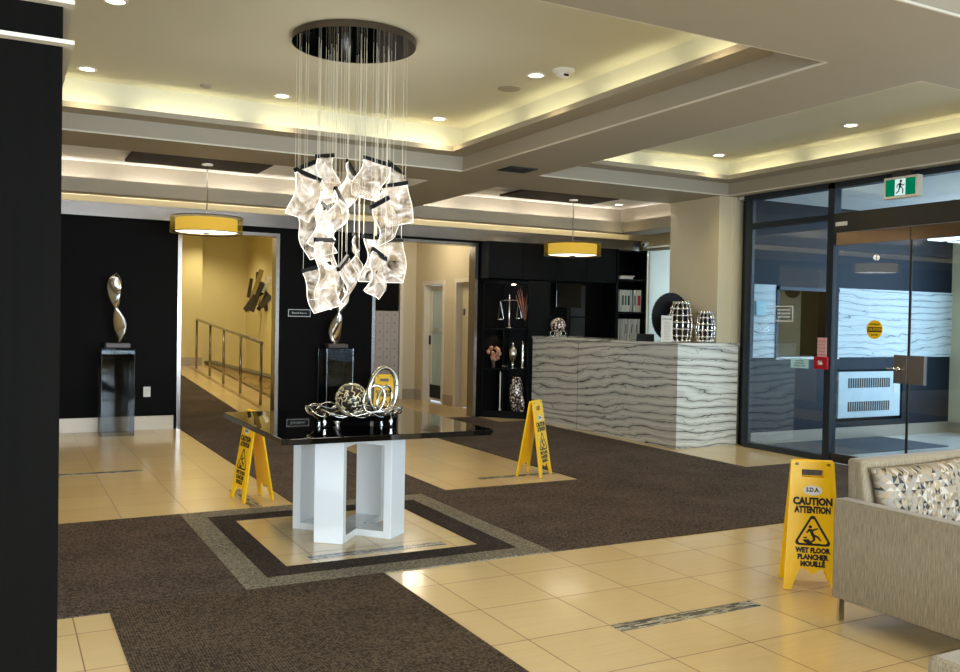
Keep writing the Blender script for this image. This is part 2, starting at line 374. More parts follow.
# ================================================================== SETTING
fl = struct(box('floor', (-3, 8.9, -4, 14.4, -.1, 0), 'tile'))
struct(box('floor_vestibule', (7.5, 11.3, 3.6, 7.6, -.1, .002), 'tilev'))
struct(box('ground', (11.3, 30, -12, 12, -.3, -.05), 'concrete'))
# ceiling: soffit slab with tray openings
T1 = (-.35, 4.03, 3.505, 7.96); T3 = (4.775, 7.33, 3.48, 7.75); T2a = (-1.2, 3.985, 8.65, 11.25); T2b = (4.80, 8.45, 8.65, 11.25); T4 = (3.1, 7.0, .3, 2.69)
def soffit():
    xs = sorted({-3, 9.0, *[t[i] for t in (T1, T3, T2a, T2b, T4) for i in (0, 1)]}); ys = sorted({-4, 11.3, *[t[i] for t in (T1, T3, T2a, T2b, T4) for i in (2, 3)]})
    mb = MB()
    for i in range(len(xs)-1):
        j = 0
        while j < len(ys)-1:
            def hole(j): 
                cx = (xs[i]+xs[i+1])/2; cy = (ys[j]+ys[j+1])/2
                return any(t[0] < cx < t[1] and t[2] < cy < t[3] for t in (T1, T3, T2a, T2b, T4))
            if hole(j): j += 1; continue
            k = j
            while k+1 < len(ys)-1 and not hole(k+1): k += 1
            mb.box(xs[i], xs[i+1], ys[j], ys[k+1], 2.85, 3.27); j = k+1
    return struct(mb.build('ceiling_soffit', 'soffit'))
soffit()
def tray(nm, T, zc, mat, lw=.22, zl=2.995, sides='NESW', cm='ceil'):
    x0, x1, y0, y1 = T; e = .02
    struct(box('ceiling_'+nm, (x0-e, x1+e, y0-e, y1+e, zc, zc+.06), cm))
    mb = MB(); c = MB()
    # coving shelf with an upturned lip, hiding the strip lights
    if 'N' in sides: mb.box(x0, x1, y1-lw, y1, zl, zl+.02); mb.box(x0+lw*('W' in sides), x1-lw*('E' in sides), y1-lw, y1-lw+.015, zl+.02, zl+.045)
    if 'S' in sides: mb.box(x0, x1, y0, y0+lw, zl, zl+.02); mb.box(x0+lw*('W' in sides), x1-lw*('E' in sides), y0+lw-.015, y0+lw, zl+.02, zl+.045)
    if 'E' in sides: mb.box(x1-lw, x1, y0+lw, y1-lw, zl, zl+.02); mb.box(x1-lw, x1-lw+.015, y0+lw, y1-lw, zl+.02, zl+.045)
    if 'W' in sides: mb.box(x0, x0+lw, y0+lw, y1-lw, zl, zl+.02); mb.box(x0+lw-.015, x0+lw, y0+lw, y1-lw, zl+.02, zl+.045)
    struct(mb.build('trim_shelf_'+nm, 'soffit'))
    bd = MB(); g_ = .010
    bd.box(x0, x1, y1-g_, y1, 2.85, 2.862); bd.box(x0, x1, y0, y0+g_, 2.85, 2.862); bd.box(x1-g_, x1, y0+g_, y1-g_, 2.85, 2.862); bd.box(x0, x0+g_, y0+g_, y1-g_, 2.85, 2.862)
    struct(bd.build('trim_bead_'+nm, 'offwhite'))
    f = .006
    if 'N' in sides: c.box(x0, x1, y1-f, y1-.0005, zl+.02, zc)
    if 'S' in sides: c.box(x0, x1, y0+.0005, y0+f, zl+.02, zc)
    if 'E' in sides: c.box(x1-f, x1-.0005, y0, y1, zl+.02, zc)
    if 'W' in sides: c.box(x0+.0005, x0+f, y0, y1, zl+.02, zc)
    struct(c.build('trim_cove_'+nm, cm))
def cove(axis, a0, a1, c, z, outw, power, col, n, frac=.8, wdt=.03):
    # a row of strip lamps lying on the shelf, tipped a little towards the cove wall
    L = (a1-a0)/n
    for i in range(n):
        m = a0+L*(i+.5); tilt = math.radians(62)*outw
        if axis == 'X': area('cove_strip', (m, c, z), (PI-tilt*-1 if False else PI+tilt*-1, 0, 0), L*frac, wdt, power*L, col)
        else: area('cove_strip', (c, m, z), (0, PI+tilt, 0), wdt, L*frac, power*L, col)
tray('tray_main', T1, 3.27, 'ceil'); tray('tray_entry', T3, 3.22, 'ceil')
tray('tray_near', T4, 3.27, 'ceil')
PW = 1.25
cove('X', T1[0]+.2, T1[1]-.05, T1[3]-.12, 3.04, 1, PW, COVE, 4); cove('Y', T1[2]+.1, T1[3]-.05, T1[1]-.12, 3.04, 1, PW, COVE, 4)
cove('X', T1[0]+.2, T1[1]-.05, T1[2]+.12, 3.04, -1, PW*.6, COVE, 3); cove('Y', T1[2]+.1, T1[3]-.1, T1[0]+.12, 3.04, -1, PW*.6, COVE, 3)
cove('X', T3[0]+.1, T3[1]-.05, T3[3]-.12, 3.04, 1, PW*.8, COVE, 2); cove('Y', T3[2]+.1, T3[3]-.05, T3[1]-.12, 3.04, 1, PW*.8, COVE, 4)
cove('Y', T3[2]+.1, T3[3]-.1, T3[0]+.12, 3.04, -1, PW*.5, COVE, 2)
# rear trays over the passage in front of the back wall
def rear_tray(nm, T, right):
    x0, x1, y0, y1 = T
    struct(box('ceiling_'+nm, (x0-.02, x1+.02, y0-.02, 11.3, 3.12, 3.18), 'ceilw'))
    mb = MB(); mb.box(x0, x1, 11.0, 11.04, 2.74, 2.90); mb.box(x0, x1, 11.04, 11.24, 2.74, 2.76)
    if right: mb.box(8.30, 8.34, y0, 11.0, 2.74, 2.90); mb.box(8.34, 8.86, y0, 11.24, 2.74, 2.76)
    struct(mb.build('trim_fascia_'+nm, 'soffit'))
rear_tray('tray_rear_left', T2a, False); rear_tray('tray_rear_right', T2b, True)
cove('X', -.8, 3.95, 11.12, 2.80, 1, 4, NEUT, 5, .8); cove('X', 4.85, 8.3, 11.12, 2.80, 1, 4, NEUT, 4, .8)
cove('Y', 8.8, 11.0, 8.40, 2.80, 1, 4, NEUT, 2, .8)
area('rear_tray_fill', (1.4, 8.78, 2.93), (PI-.9, 0, 0), 4.6, .12, 44, (.86, .9, 1), 1.45); area('rear_tray_fill', (6.6, 8.78, 2.93), (PI-.9, 0, 0), 3.3, .12, 32, (.86, .9, 1), 1.45)  # unseen lights added to whiten the rear tray ceilings
# beam across between the two rear trays reaches the wall
struct(box('trim_rear_beam', (3.985, 4.80, 11.0, 11.26, 2.74, 2.85), 'soffit'))
# back wall
WY = 11.3
for nm_, b in (('left', (-3, 1.90, 0)), ('over_left_opening', (1.90, 3.12, 2.42)), ('middle', (3.12, 4.40, 0)), ('over_right_opening', (4.40, 5.97, 2.45)), ('right', (5.97, 8.95, 0))):
    struct(box('wall_back_'+nm_, (b[0], b[1], WY, WY+.15, b[2], 2.60), 'black'))
struct(box('wall_back_upper', (-3, 8.95, WY, WY+.15, 2.60, 3.3), 'cream'))
struct(box('trim_steel_band', (-3, 8.87, WY-.07, WY, 2.50, 2.66), 'steel'))
area('band_strip', (1.0, 11.26, 2.672), (PI-.15, 0, 0), 5.6, .02, 1.6, (1, .80, .42)); area('band_strip', (6.2, 11.26, 2.672), (PI-.15, 0, 0), 4.9, .02, 1.6, (1, .80, .42))
mb = MB(); mb.box(-3, 1.86, WY-.012, WY, 0, .165); struct(mb.build('baseboard_back_left', 'baseb'))
struct(box('baseboard_back_middle', (3.17, 4.36, WY-.012, WY, 0, .165), 'baseb'))
def casing(nm, x0, x1, z1):
    mb = MB(); mb.box(x0-.01, x0+.035, WY-.03, WY+.16, 0, z1+.03); mb.box(x1-.035, x1+.01, WY-.03, WY+.16, 0, z1+.03); mb.box(x0+.035, x1-.035, WY-.03, WY+.16, z1-.01, z1+.03)
    struct(mb.build('trim_'+nm, 'steel'))
casing('opening_left', 1.90, 3.12, 2.40); casing('opening_right', 4.40, 5.97, 2.44)
# other walls of the lobby
mb = MB(); mb.box(-3.15, -3, -4, -.1, 0, 3.3); mb.box(-3.15, -3, 3.3, 11.45, 0, 3.3); mb.box(-3.15, -3, -.1, 3.3, 0, .4); mb.box(-3.15, -3, -.1, 3.3, 2.6, 3.3); struct(mb.build('wall_left', 'cream'))
mb = MB()
for y in (-.1, 1.57, 3.24): mb.box(-3.1, -3.04, y, y+.06, .4, 2.6)
mb.box(-3.1, -3.04, -.1, 3.3, .4, .46); mb.box(-3.1, -3.04, -.1, 3.3, 2.54, 2.6); struct(mb.build('window_6', 'frame'))
mb = MB(); mb.box(-3, -1.5, -4.15, -4, 0, 3.3); mb.box(5.9, 9, -4.15, -4, 0, 3.3); mb.box(-1.5, 5.9, -4.15, -4, 0, .3); mb.box(-1.5, 5.9, -4.15, -4, 2.7, 3.3)
struct(mb.build('wall_front', 'cream'))
mb = MB()
for x in (-1.5, .33, 2.17, 4.0, 5.84): mb.box(x, x+.06, -4.12, -4.04, .3, 2.7)
mb.box(-1.5, 5.9, -4.12, -4.04, .3, .36); mb.box(-1.5, 5.9, -4.12, -4.04, 2.64, 2.7)
struct(mb.build('window_1', 'frame'))
mb = MB(); mb.box(7.5, 7.65, -4, 4.35, 2.6, 3.3); mb.box(7.5, 7.65, -4, -2.4, 0, 2.6); mb.box(7.5, 7.65, 3.6, 4.35, 0, 2.6); mb.box(7.5, 7.65, -2.4, 3.6, 0, .3)
struct(mb.build('wall_right', 'cream'))
# side wall of the reception with its window
mb = MB(); mb.box(8.87, 9.0, 8.5, 11.3, 0, .95); mb.box(8.87, 9.0, 8.5, 11.3, 2.56, 2.86); mb.box(8.87, 9.0, 11.13, 11.3, .95, 2.56); mb.box(8.87, 9.0, 8.5, 9.1, .95, 2.56)
mb.box(8.87, 9.0, 8.05, 8.5, 0, 2.86)
struct(mb.build('wall_reception', 'cream'))
struct(box('wall_reception_dark', (8.87, 9.0, 7.66, 8.05, 0, 2.86), 'cabinet'))
mb = MB(); mb.box(8.93, 8.97, 9.1, 9.14, .95, 2.56); mb.box(8.93, 8.97, 11.09, 11.13, .95, 2.56); mb.box(8.93, 8.97, 9.1, 11.13, .95, .99); mb.box(8.93, 8.97, 9.1, 11.13, 2.52, 2.56); mb.box(8.93, 8.97, 10.1, 10.14, .95, 2.56)
struct(mb.build('window_2', 'offwhite'))
b_ = thing('roller_blind', 'pale roller blind pulled down over the window behind the reception desk', 'blind', (8.838, 10.1, .98))
box('fabric', (-.003, .003, -1.0, .90, 0, 1.52), 'blind', b_); MB().tube([(0, -1.0, 1.53), (0, .96, 1.53)], .025, 12).build('roller', 'offwhite', b_, smooth=True)
area('daylight_reception', (9.6, 10.1, 1.8), (0, PI/2, 0), 1.6, 2.0, 60, DAY)
# column at the end of the desk
struct(box('wall_column', (7.23, 7.74, 7.78, 8.62, 0, 2.85), 'cream'))
struct(box('trim_column_edge', (7.44, 7.49, 7.765, 7.78, 0, 2.85), 'cream'))

# ---------------------------------------------------------------- corridor with ramp (left opening)
struct(box('floor_corridor', (1.2, 5.0, 11.31, 12.6, -.1, 0), 'tile'))
def slope(name, x0, x1, y0, y1, z0, z1, mat, th=.1):
    mb = MB(); mb.prism([(y0, z0-th), (y1, z1-th), (y1, z1), (y0, z0)], x0, x1, Matrix(((0, 0, 1, 0), (1, 0, 0, 0), (0, 1, 0, 0), (0, 0, 0, 1)))); return mb.build(name, mat)
struct(slope('floor_ramp', 1.2, 3.80, 12.6, 19.5, 0.0, .36, 'tile'))
cr = tag(slope('ramp_carpet', 1.95, 3.0, 12.6, 18.9, .008, .336, 'carpet', .006), 'brown carpet strip climbing the ramp beyond the left opening', 'carpet')
mb = MB(); mb.box(1.2, 1.92, 11.45, 19.3, 0, 3.1); struct(mb.build('wall_corridor_left', 'yellow'))
struct(box('wall_corridor_end', (3.30, 4.66, 19.3, 19.45, .0, 3.3), 'yellow'))
struct(box('wall_corridor_nib', (1.9, 3.66, 18.95, 19.4, .3, 3.3), 'yellow'))
struct(box('baseboard_corridor', (1.92, 3.67, 18.93, 18.95, .33, .50), 'baseb'))
struct(box('wall_corridor_right', (4.65, 4.8, 14.6, 19.45, 0, 3.3), 'yellow')); struct(box('wall_corridor_return', (4.20, 4.65, 14.5, 14.6, 0, 3.3), 'yellow')); struct(box('wall_corridor_near', (4.18, 4.24, 11.45, 14.5, 0, 3.3), 'yellow'))
struct(box('ceiling_corridor', (1.2, 5.0, 11.45, 19.5, 3.08, 3.15), 'ceil'))
struct(box('wall_ramp_low', (3.82, 3.95, 11.5, 19.3, 0, .38), 'marbley')); struct(box('trim_ramp_cap', (3.79, 3.98, 11.5, 19.3, .38, .41), 'bronze'))
struct(box('floor_landing', (3.98, 4.64, 14.62, 19.3, .001, .25), 'tile'))
rl = thing('ramp_handrail', 'brushed steel handrail with posts running down the ramp in the left opening', 'handrail', (3.46, 13.4, 0.05))
pts = [(0, 5.0), (-.02, 3.7), (-.0, 2.55), (0, 1.3), (0, 0)]
def rz_(y): return .052*y
mb = MB(); mb.tube([(0, 5.03, rz_(5.03)+.96), (0, 5.0, rz_(5)+.97), (0, .0, .93), (0, -.03, .92)], .024, 10); mb.build('rail', 'steel', rl, smooth=True)
for x, y in pts: MB().tube([(0, y, rz_(y)-.005), (0, y, rz_(y)+.95)], .022, 10).build('post', 'steel', rl, smooth=True)
for y in (13.5, 16.2, 18.2): spot('corridor_downlight', (3.6, y, 3.05), 95, (1, .90, .62), 140)
point('corridor_fill', (2.9, 15, 2.7), 30, (1, .90, .62), .3)
# metal wall sculpture made of crossing slats
wsc = thing('wall_sculpture', 'dark metal wall sculpture of crossing slats above the handrail', 'sculpture', (4.60, 17.75, 1.80))
random.seed(5)
for i in range(15):
    a = random.gauss(-.45, .35); L = random.uniform(.3, .62); y = random.uniform(-.40, .40); z = random.uniform(-.22, .24); wd = random.uniform(.07, .12)
    mm = Matrix.Translation((-random.uniform(0, .22), y, z)) @ Matrix.Rotation(random.uniform(.5, 1.2), 4, 'Z') @ Matrix.Rotation(-a, 4, 'X')
    MB().box(-.008, .008, -wd/2, wd/2, -L/2, L/2).xf(mm).build('slat', random.choice(['bronze', 'silver', 'blackplastic', 'bronze']), wsc)
MB().tube([(.05, 0, 0), (-.08, 0, 0)], .03, 8).build('mount', 'bronze', wsc)

# ---------------------------------------------------------------- side room (right opening)
struct(box('wall_lift_lobby_right', (6.33, 6.45, 11.45, 14.3, 0, 2.9), 'beige')) if False else None
mb = MB()
for y0, y1, z0, z1 in ((11.45, 12.05, 0, 2.9), (12.05, 12.62, 1.99, 2.9), (12.62, 13.10, 0, 2.9), (13.10, 13.82, 1.98, 2.9), (13.82, 14.3, 0, 2.9)): mb.box(6.33, 6.45, y0, y1, z0, z1)
struct(mb.build('wall_side_room_right', 'beige'))
struct(box('wall_side_room_back', (4.3, 6.45, 14.2, 14.35, 0, 2.9), 'beige'))
struct(box('wall_side_room_left', (4.24, 4.30, 11.45, 14.2, 0, 2.9), 'beige'))
struct(box('ceiling_side_room', (4.24, 7.4, 11.45, 14.35, 2.80, 2.9), 'ceil'))
mb = MB()
for y0, y1 in ((11.45, 12.0), (12.67, 13.05), (13.87, 14.2)): mb.box(6.318, 6.33, y0, y1, 0, .17)
mb.box(6.06, 6.33, 14.188, 14.2, 0, .17); struct(mb.build('baseboard_side_room', 'baseb'))
def doorframe(nm, y0, y1, z1):
    mb = MB(); mb.box(6.31, 6.46, y0-.05, y0+.012, 0, z1+.05); mb.box(6.31, 6.46, y1-.012, y1+.05, 0, z1+.05); mb.box(6.31, 6.46, y0+.012, y1-.012, z1-.012, z1+.05); struct(mb.build('trim_'+nm, 'offwhite'))
doorframe('door_one', 13.10, 13.82, 1.96); doorframe('door_two', 12.05, 12.62, 1.97)
d1 = thing('door_1', 'pale glazed door', 'door', (6.42, 13.10, 0)); del d1['label']; del d1['category']; d1['kind'] = 'structure'
mb = MB(); mb.box(0, .035, .02, .14, .02, 1.94); mb.box(0, .035, .62, .70, .02, 1.94); mb.box(0, .035, .14, .62, 1.86, 1.94); mb.box(0, .035, .14, .62, .02, .06); mb.build('door_frame', 'offwhite', d1)
box('glass_pane', (.012, .022, .14, .62, .06, 1.86), P('frosted_glazing', srgb(176, 196, 196), .25), d1); box('push_bar', (-.03, -.01, .12, .64, 1.20, 1.225), 'chrome', d1); box('kick_plate', (-.004, 0, .10, .66, .06, .28), 'darkgap', d1)
box('lock', (-.02, 0, .55+.10, .69, .95, 1.1), 'blackplastic', d1)
d2 = thing('door_2', 'x', 'x', (6.42, 12.05, 0)); del d2['label']; del d2['category']; d2['kind'] = 'structure'
box('leaf', (0, .035, .01, .56, .01, 1.96), 'beige', d2); box('reader', (-.02, 0, .45, .49, 1.45, 1.55), 'inkgrey', d2)
point('side_room_lamp', (5.6, 12.7, 2.65), 34, (1, .86, .66), .25)
spot('glazed_door_lamp', (6.9, 13.4, 2.5), 8, DAY, 140)
mbx = thing('mailbox_bank', 'grey metal mailbox bank in rows under a black panel in the right opening', 'mailboxes', (5.55, 14.19, 0))
box('cabinet_body', (0, .42, -.10, 0, .18, 1.50), 'pearl', mbx); box('header_panel', (0, .42, -.09, 0, 1.50, 2.35), 'black', mbx)
for r in range(9):
    for c in range(3):
        d = MB().box(.01+c*.135, .135+c*.135, -.112, -.10, .20+r*.143, .335+r*.143).build('mailbox_door', 'pearl', mbx)
        MB().box(.065+c*.135, .082+c*.135, -.118, -.112, .285+r*.143, .30+r*.143).build('keyhole', 'ink', d)
struct(box('trim_mailbox_right', (5.99, 6.05, 14.08, 14.2, 0, 2.40), 'offwhite')); struct(box('trim_mailbox_left', (5.47, 5.54, 14.08, 14.2, 0, 2.40), 'offwhite'))

# ---------------------------------------------------------------- foreground column, black oak with metal ledges
struct(box('wall_near_column', (-.7, .121, 2.24, 2.66, 0, 2.85), 'blackwood'))
for nm_, z in (('lower', 1.994), ('upper', 2.083)):
    struct(box('trim_near_column_'+nm_, (-.7, .143, 2.21, 2.66, z, z+.009), 'offwhite'))
struct(box('trim_near_column_crown', (-.7, .133, 2.22, 2.66, 2.10, 2.85), 'blackwood'))

# ================================================================== CARPETS AND MOSAICS
def carpet(name, rects, mat, label, h=.006):
    mb = MB()
    for r in rects: mb.box(*r, .0005, h)
    return tag(mb.build(name, mat), label, 'carpet')
carpet('runner_carpet', [(.46, 1.86, -2, 4.535)], 'carpetr', 'ribbed brown carpet runner leading from the viewer to the bordered carpet')
carpet('side_carpet', [(-2.9, 1.112, 4.54, 6.45), (-2.9, .46, 4.46, 4.535)], 'carpet', 'dark brown carpet between the black column and the bordered carpet')
carpet('lobby_carpet', [(2.955, 7.45, 4.535, 6.45), (1.93, 3.20, 6.455, 12.6), (3.20, 4.51, 6.455, 6.52), (4.51, 6.42, 6.455, 10.6), (4.51, 6.0, 10.6, 11.28)], 'carpet', 'large brown carpet in front of the marble reception desk')
bc = thing('bordered_carpet', 'square brown carpet frame with a light taupe border around the table', 'carpet', (2.03, 5.49, 0))
def ring(x0, x1, y0, y1, a0, a1, b0, b1, z1):
    mb = MB(); c = (2.03, 5.49)
    for r in ((x0, x1, y0, b0), (x0, x1, b1, y1), (x0, a0, b0, b1), (a1, x1, b0, b1)): mb.box(r[0]-c[0], r[1]-c[0], r[2]-c[1], r[3]-c[1], .0005, z1)
    return mb
ring(1.112, 2.953, 4.537, 6.453, 1.262, 2.80, 4.70, 6.27, .006).build('light_border', 'carpetl', bc)
ring(1.262, 2.80, 4.70, 6.27, 1.415, 2.625, 4.87, 6.11, .0058).build('dark_border', 'carpetd', bc)
tag(box('vestibule_mat', (7.62, 9.81, 6.65, 7.575, .002, .012), 'carpetg'), 'grey entrance mat on the vestibule floor behind the glass', 'mat')
tag(box('vestibule_mat', (7.62, 9.2, 5.0, 6.3, .002, .012), 'carpetg'), 'second grey mat in the vestibule just inside the glass doors', 'mat')
def mosaic(x0, x1, y0, y1, label):
    L = x1-x0; W = y1-y0; v = W > L
    if v: L, W = W, L
    o = MB().box(-L/2, L/2, -W/2, W/2, 0, .001).build('trim_mosaic', 'mosaic'); o.location = ((x0+x1)/2, (y0+y1)/2, .0006)
    if v: o.rotation_euler = (0, 0, PI/2)
    struct(o)
for m in ((2.485, 3.345, 3.235, 3.325), (1.585, 2.45, 4.955, 5.04), (.30, 1.13, 8.35, 8.44), (1.62, 1.705, 6.50, 7.21), (3.70, 4.50, 6.85, 6.94)): mosaic(*m, '')

# ================================================================== GLASS PARTITION AND DOORS (plane x = 7.5)
GX = 7.5
mb = MB(); mb.box(GX-.004, GX+.06, 7.57, 7.63, 0, 2.85); mb.box(GX-.04, GX+.06, 6.37, 6.45, 0, 2.85); mb.box(GX-.04, GX+.06, 4.35, 4.43, 0, 2.85)
mb.box(GX-.04, GX+.06, 4.35, 7.63, 2.79, 2.85); mb.box(GX-.03, GX+.05, 6.45, 7.57, 2.47, 2.53); mb.box(GX-.03, GX+.05, 6.45, 7.57, .0, .06); mb.box(GX+.0, GX+.05, 7.53, 7.57, .06, 2.79)
struct(mb.build('window_3', 'frame'))
struct(box('window_3_header', (GX-.05, GX+.08, 4.43, 6.37, 2.34, 2.53), 'bronze'))
mb = MB(); mb.box(GX+.003, GX+.011, 6.45, 7.57, .06, 2.47); mb.box(GX+.003, GX+.011, 6.45, 7.57, 2.53, 2.79); mb.box(GX+.003, GX+.011, 4.43, 6.37, 2.53, 2.79)
struct(mb.build('window_3_glass', 'glass'))
def gdoor(name, y0, y1, hinge):
    o = bpy.data.objects.new(name, None); C.objects.link(o); o.location = (GX, y0, 0); struct(o); L = y1-y0
    box('glass_panel', (-.005, .005, 0, L, .10, 2.21), 'glass', o)
    box('top_rail', (-.02, .02, 0, L, 2.21, 2.335), 'rail_bronze', o); box('bottom_rail', (-.02, .02, 0, L, .01, .10), 'bronze', o)
    e = 0 if hinge > 0 else L; box('edge_strip', (-.006, .006, e-.006, e+.006, .10, 2.21), 'bronze', o)
    return o
gl1 = gdoor('door_3', 5.515, 6.365, 1); gl2 = gdoor('door_4', 4.60, 5.505, -1)
for o, y0, y1 in ((gl1, 0, .14), (gl2, .905-.17, .905)):
    lk = box('lock_plate', (-.02, .02, y0, y1, .86, 1.13), 'lockmetal', o, bevel=.003)
    if o is gl1:
        MB().tube([(-.06, .07, 1.0), (-.02, .07, 1.0)], .022, 12).build('lock_cylinder', 'chrome', lk, smooth=True)
        MB().tube([(-.055, .07, 1.0), (-.06, .20, 1.0)], .010, 8).build('lever', 'chrome', lk, smooth=True)
# round caution decal and stickers on the glass
Rm = Matrix(((0, 0, -1, 0), (-1, 0, 0, 0), (0, 1, 0, 0), (0, 0, 0, 1)))   # text lying in the plane x = const, read from -X
def onglass(y, z, x=GX-.007): return Matrix.Translation((x, y, z)) @ Rm
dc = tag(MB().xf(Matrix()).build('caution_decal', 'decal'), 'round yellow CAUTION decal on the left glass door', 'decal')
mb = MB(); plate(mb, [circ(0, 0, .092)], .002, Matrix()); bmd = mb; me = bpy.data.meshes.new('caution_decal'); mb.xf(Rm); mb.bm.to_mesh(me); mb.bm.free(); me.materials.append(M['decal']); dc.data = me; dc.location = (GX-.0065, 5.885, 1.365)
mb = MB(); plate(mb, [[(-.082, -.024), (.082, -.024), (.082, .024), (-.082, .024)]], .001, Rm @ Matrix.Translation((0, 0, .0015)))
text(mb, 'AUTOMATIC', .022, 0, .050, Rm @ Matrix.Translation((0, 0, .0015)), bold=.0006); text(mb, 'DOOR', .026, 0, -.052, Rm @ Matrix.Translation((0, 0, .0015)), bold=.0006); mb.build('lettering', 'ink', dc)
mb = MB(); text(mb, 'CAUTION', .038, 0, 0, Rm @ Matrix.Translation((0, 0, .003)), bold=.001); mb.build('caution_word', 'decal', dc)
def sticker(name, y, z, wd, h, mat, label, lines, inkm, size, cat='sticker', x=GX-.007):
    mb = MB().box(-.001, .001, -wd/2, wd/2, -h/2, h/2); o = tag(mb.build(name, mat), label, cat); o.location = (x, y, z)
    mb = MB(); n = len(lines)
    for i, s_ in enumerate(lines): text(mb, s_, size, 0, (n/2-.5-i)*size*1.25, Rm @ Matrix.Translation((0, 0, .002)), bold=.0004)
    mb.build('lettering', inkm, o); return o
sticker('glass_sticker', 6.80, .99, .24, .10, 'cyanp', 'small pale blue sticker low on the glass beside the red box', ['A. NOTICE', 'PLEASE RING', 'BUZZER CODE'], 'inkgrey', .022)
fb = thing('fire_box', 'small red box with a pink card above it on the door mullion', 'box', (GX-.045, 6.50, 1.02))
box('red_case', (-.03, .0, -.085, .085, -.075, .055), 'red', fb, bevel=.004); box('pink_card', (-.014, 0, -.055, .055, .055, .25), 'pinkp', fb)
mb = MB(); text(mb, '56', .06, .0, -.01, Matrix.Translation((-.032, 0, 0)) @ Rm, bold=.002); mb.build('lettering', 'whiteprint', fb)
mb = MB()
for i in range(5): text(mb, 'PULL DOWN'[:8-i % 2], .02, 0, .075+i*.034, Matrix.Translation((-.0155, 0, 0)) @ Rm)
mb.build('card_text', 'red', fb)
fb.location = (GX-.045, 6.47, 1.02)
# white outlined notice etched on glass
nt = tag(MB().build('glass_notice', 'whiteprint'), 'white outlined notice printed on the glass left of the doors', 'notice')
mb = MB(); a, b = .13, .085
plate(mb, [[(-a, -b), (a, -b), (a, b), (-a, b)], [(-a+.01, -b+.01), (a-.01, -b+.01), (a-.01, b-.01), (-a+.01, b-.01)]], .001, Rm)
for i, s_ in enumerate(['VISITORS PLEASE', 'USE TELEPHONE', 'ENTRY SYSTEM']): text(mb, s_, .024, 0, .04-i*.038, Rm, bold=.0008)
me = bpy.data.meshes.new('glass_notice'); mb.bm.to_mesh(me); mb.bm.free(); me.materials.append(M['whiteprint']); nt.data = me; nt.location = (GX-.003, 7.04, 1.515)
tag(box('header_label', (GX-.053, GX-.05, 6.20, 6.34, 2.40, 2.44), 'paper'), 'tiny white label on the bronze door header', 'label')

# vestibule
mb = MB(); mb.box(7.57, 7.98, 7.6, 7.75, 0, 2.85); mb.box(7.98, 8.97, 7.6, 7.75, 0, 1.02); mb.box(7.98, 8.97, 7.6, 7.75, 1.80, 2.85); mb.box(8.97, 9.02, 7.6, 7.75, 0, 2.85); mb.box(9.02, 10.24, 7.6, 7.75, 0, .22); mb.box(9.02, 10.24, 7.6, 7.75, .86, 2.85); mb.box(9.02, 10.24, 7.70, 7.75, .22, .86); mb.box(10.24, 11.25, 7.6, 7.75, 0, 2.85)
struct(mb.build('wall_vestibule_back', 'navy'))
mb = MB(); mb.box(7.57, 7.95, 7.585, 7.6, 1.01, 1.855); mb.box(8.99, 11.18, 7.585, 7.6, 1.01, 1.855); struct(mb.build('trim_marble_band', 'marblet'))
struct(box('baseboard_vestibule', (7.5, 11.18, 7.585, 7.6, 0, .147), 'baseb'))
struct(box('wall_vestibule_end', (11.18, 11.3, 7.25, 7.75, 0, 2.85), 'cream')); struct(box('baseboard_vestibule_end', (11.165, 11.18, 7.25, 7.6, 0, .147), 'baseb'))
struct(box('wall_vestibule_near', (7.65, 11.3, 3.6, 3.75, 0, 2.85), 'cream'))
struct(box('ceiling_vestibule', (7.5, 11.3, 3.6, 7.75, 2.82, 2.9), 'ceilw'))
struct(box('window_4_sill', (7.95, 9.0, 7.56, 7.9, .99, 1.02), 'marble'))
mb = MB(); mb.box(7.95, 7.99, 7.57, 7.66, 1.02, 1.84); mb.box(7.95, 9.0, 7.57, 7.66, 1.80, 1.84); struct(mb.build('window_4', 'frame'))
mb = MB()
for y in (3.75, 5.0, 6.1, 7.19): mb.box(11.2, 11.26, y, y+.06, 0, 2.82)
mb.box(11.2, 11.26, 3.75, 7.25, 2.3, 2.36); struct(mb.build('window_5', 'frame'))
ht = thing('wall_heater', 'white recessed wall heater with two rows of vents in the vestibule wall', 'heater', (9.61, 7.6, .26))
box('front_cover', (-.58, .56, -.02, .06, 0, .57), 'bright', ht, bevel=.006)
for z in (.08, .37):
    for i in range(19): MB().box(-.41+i*.041, -.41+i*.041+.024, -.024, -.019, z, z+.12).build('vent_slot', 'ventdark', ht)
box('control_panel', (.42, .52, -.024, -.02, .30, .50), 'whitep', ht)
ck = thing('wall_clock', 'round black framed clock seen through the reception hatch', 'clock', (8.865, 8.17, 1.86))
mb = MB(); mb.lathe([(.11, 0), (.125, .0), (.125, .03), (.11, .03)], 32).xf(Matrix.Rotation(-PI/2, 4, 'Y')).build('rim', 'blackplastic', ck, smooth=False); MB().lathe([(.11, 0), (.11, .012)], 32).xf(Matrix.Rotation(-PI/2, 4, 'Y')).build('face', 'paper', ck)
mb = MB(); mb.box(-.016, -.014, -.004, .004, 0, .07); mb.box(-.016, -.014, -.05, 0, -.004, .004); mb.build('hands', 'ink', ck)
tag(box('intercom', (7.62, 7.76, 7.56, 7.585, 1.50, 1.66), 'cyanp', bevel=.005), 'pale blue intercom plate on the marble wall behind the glass', 'intercom')
vl = thing('vestibule_light', 'white twin box ceiling light in the vestibule behind the right glass door', 'ceiling light', (9.35, 6.35, 2.36))
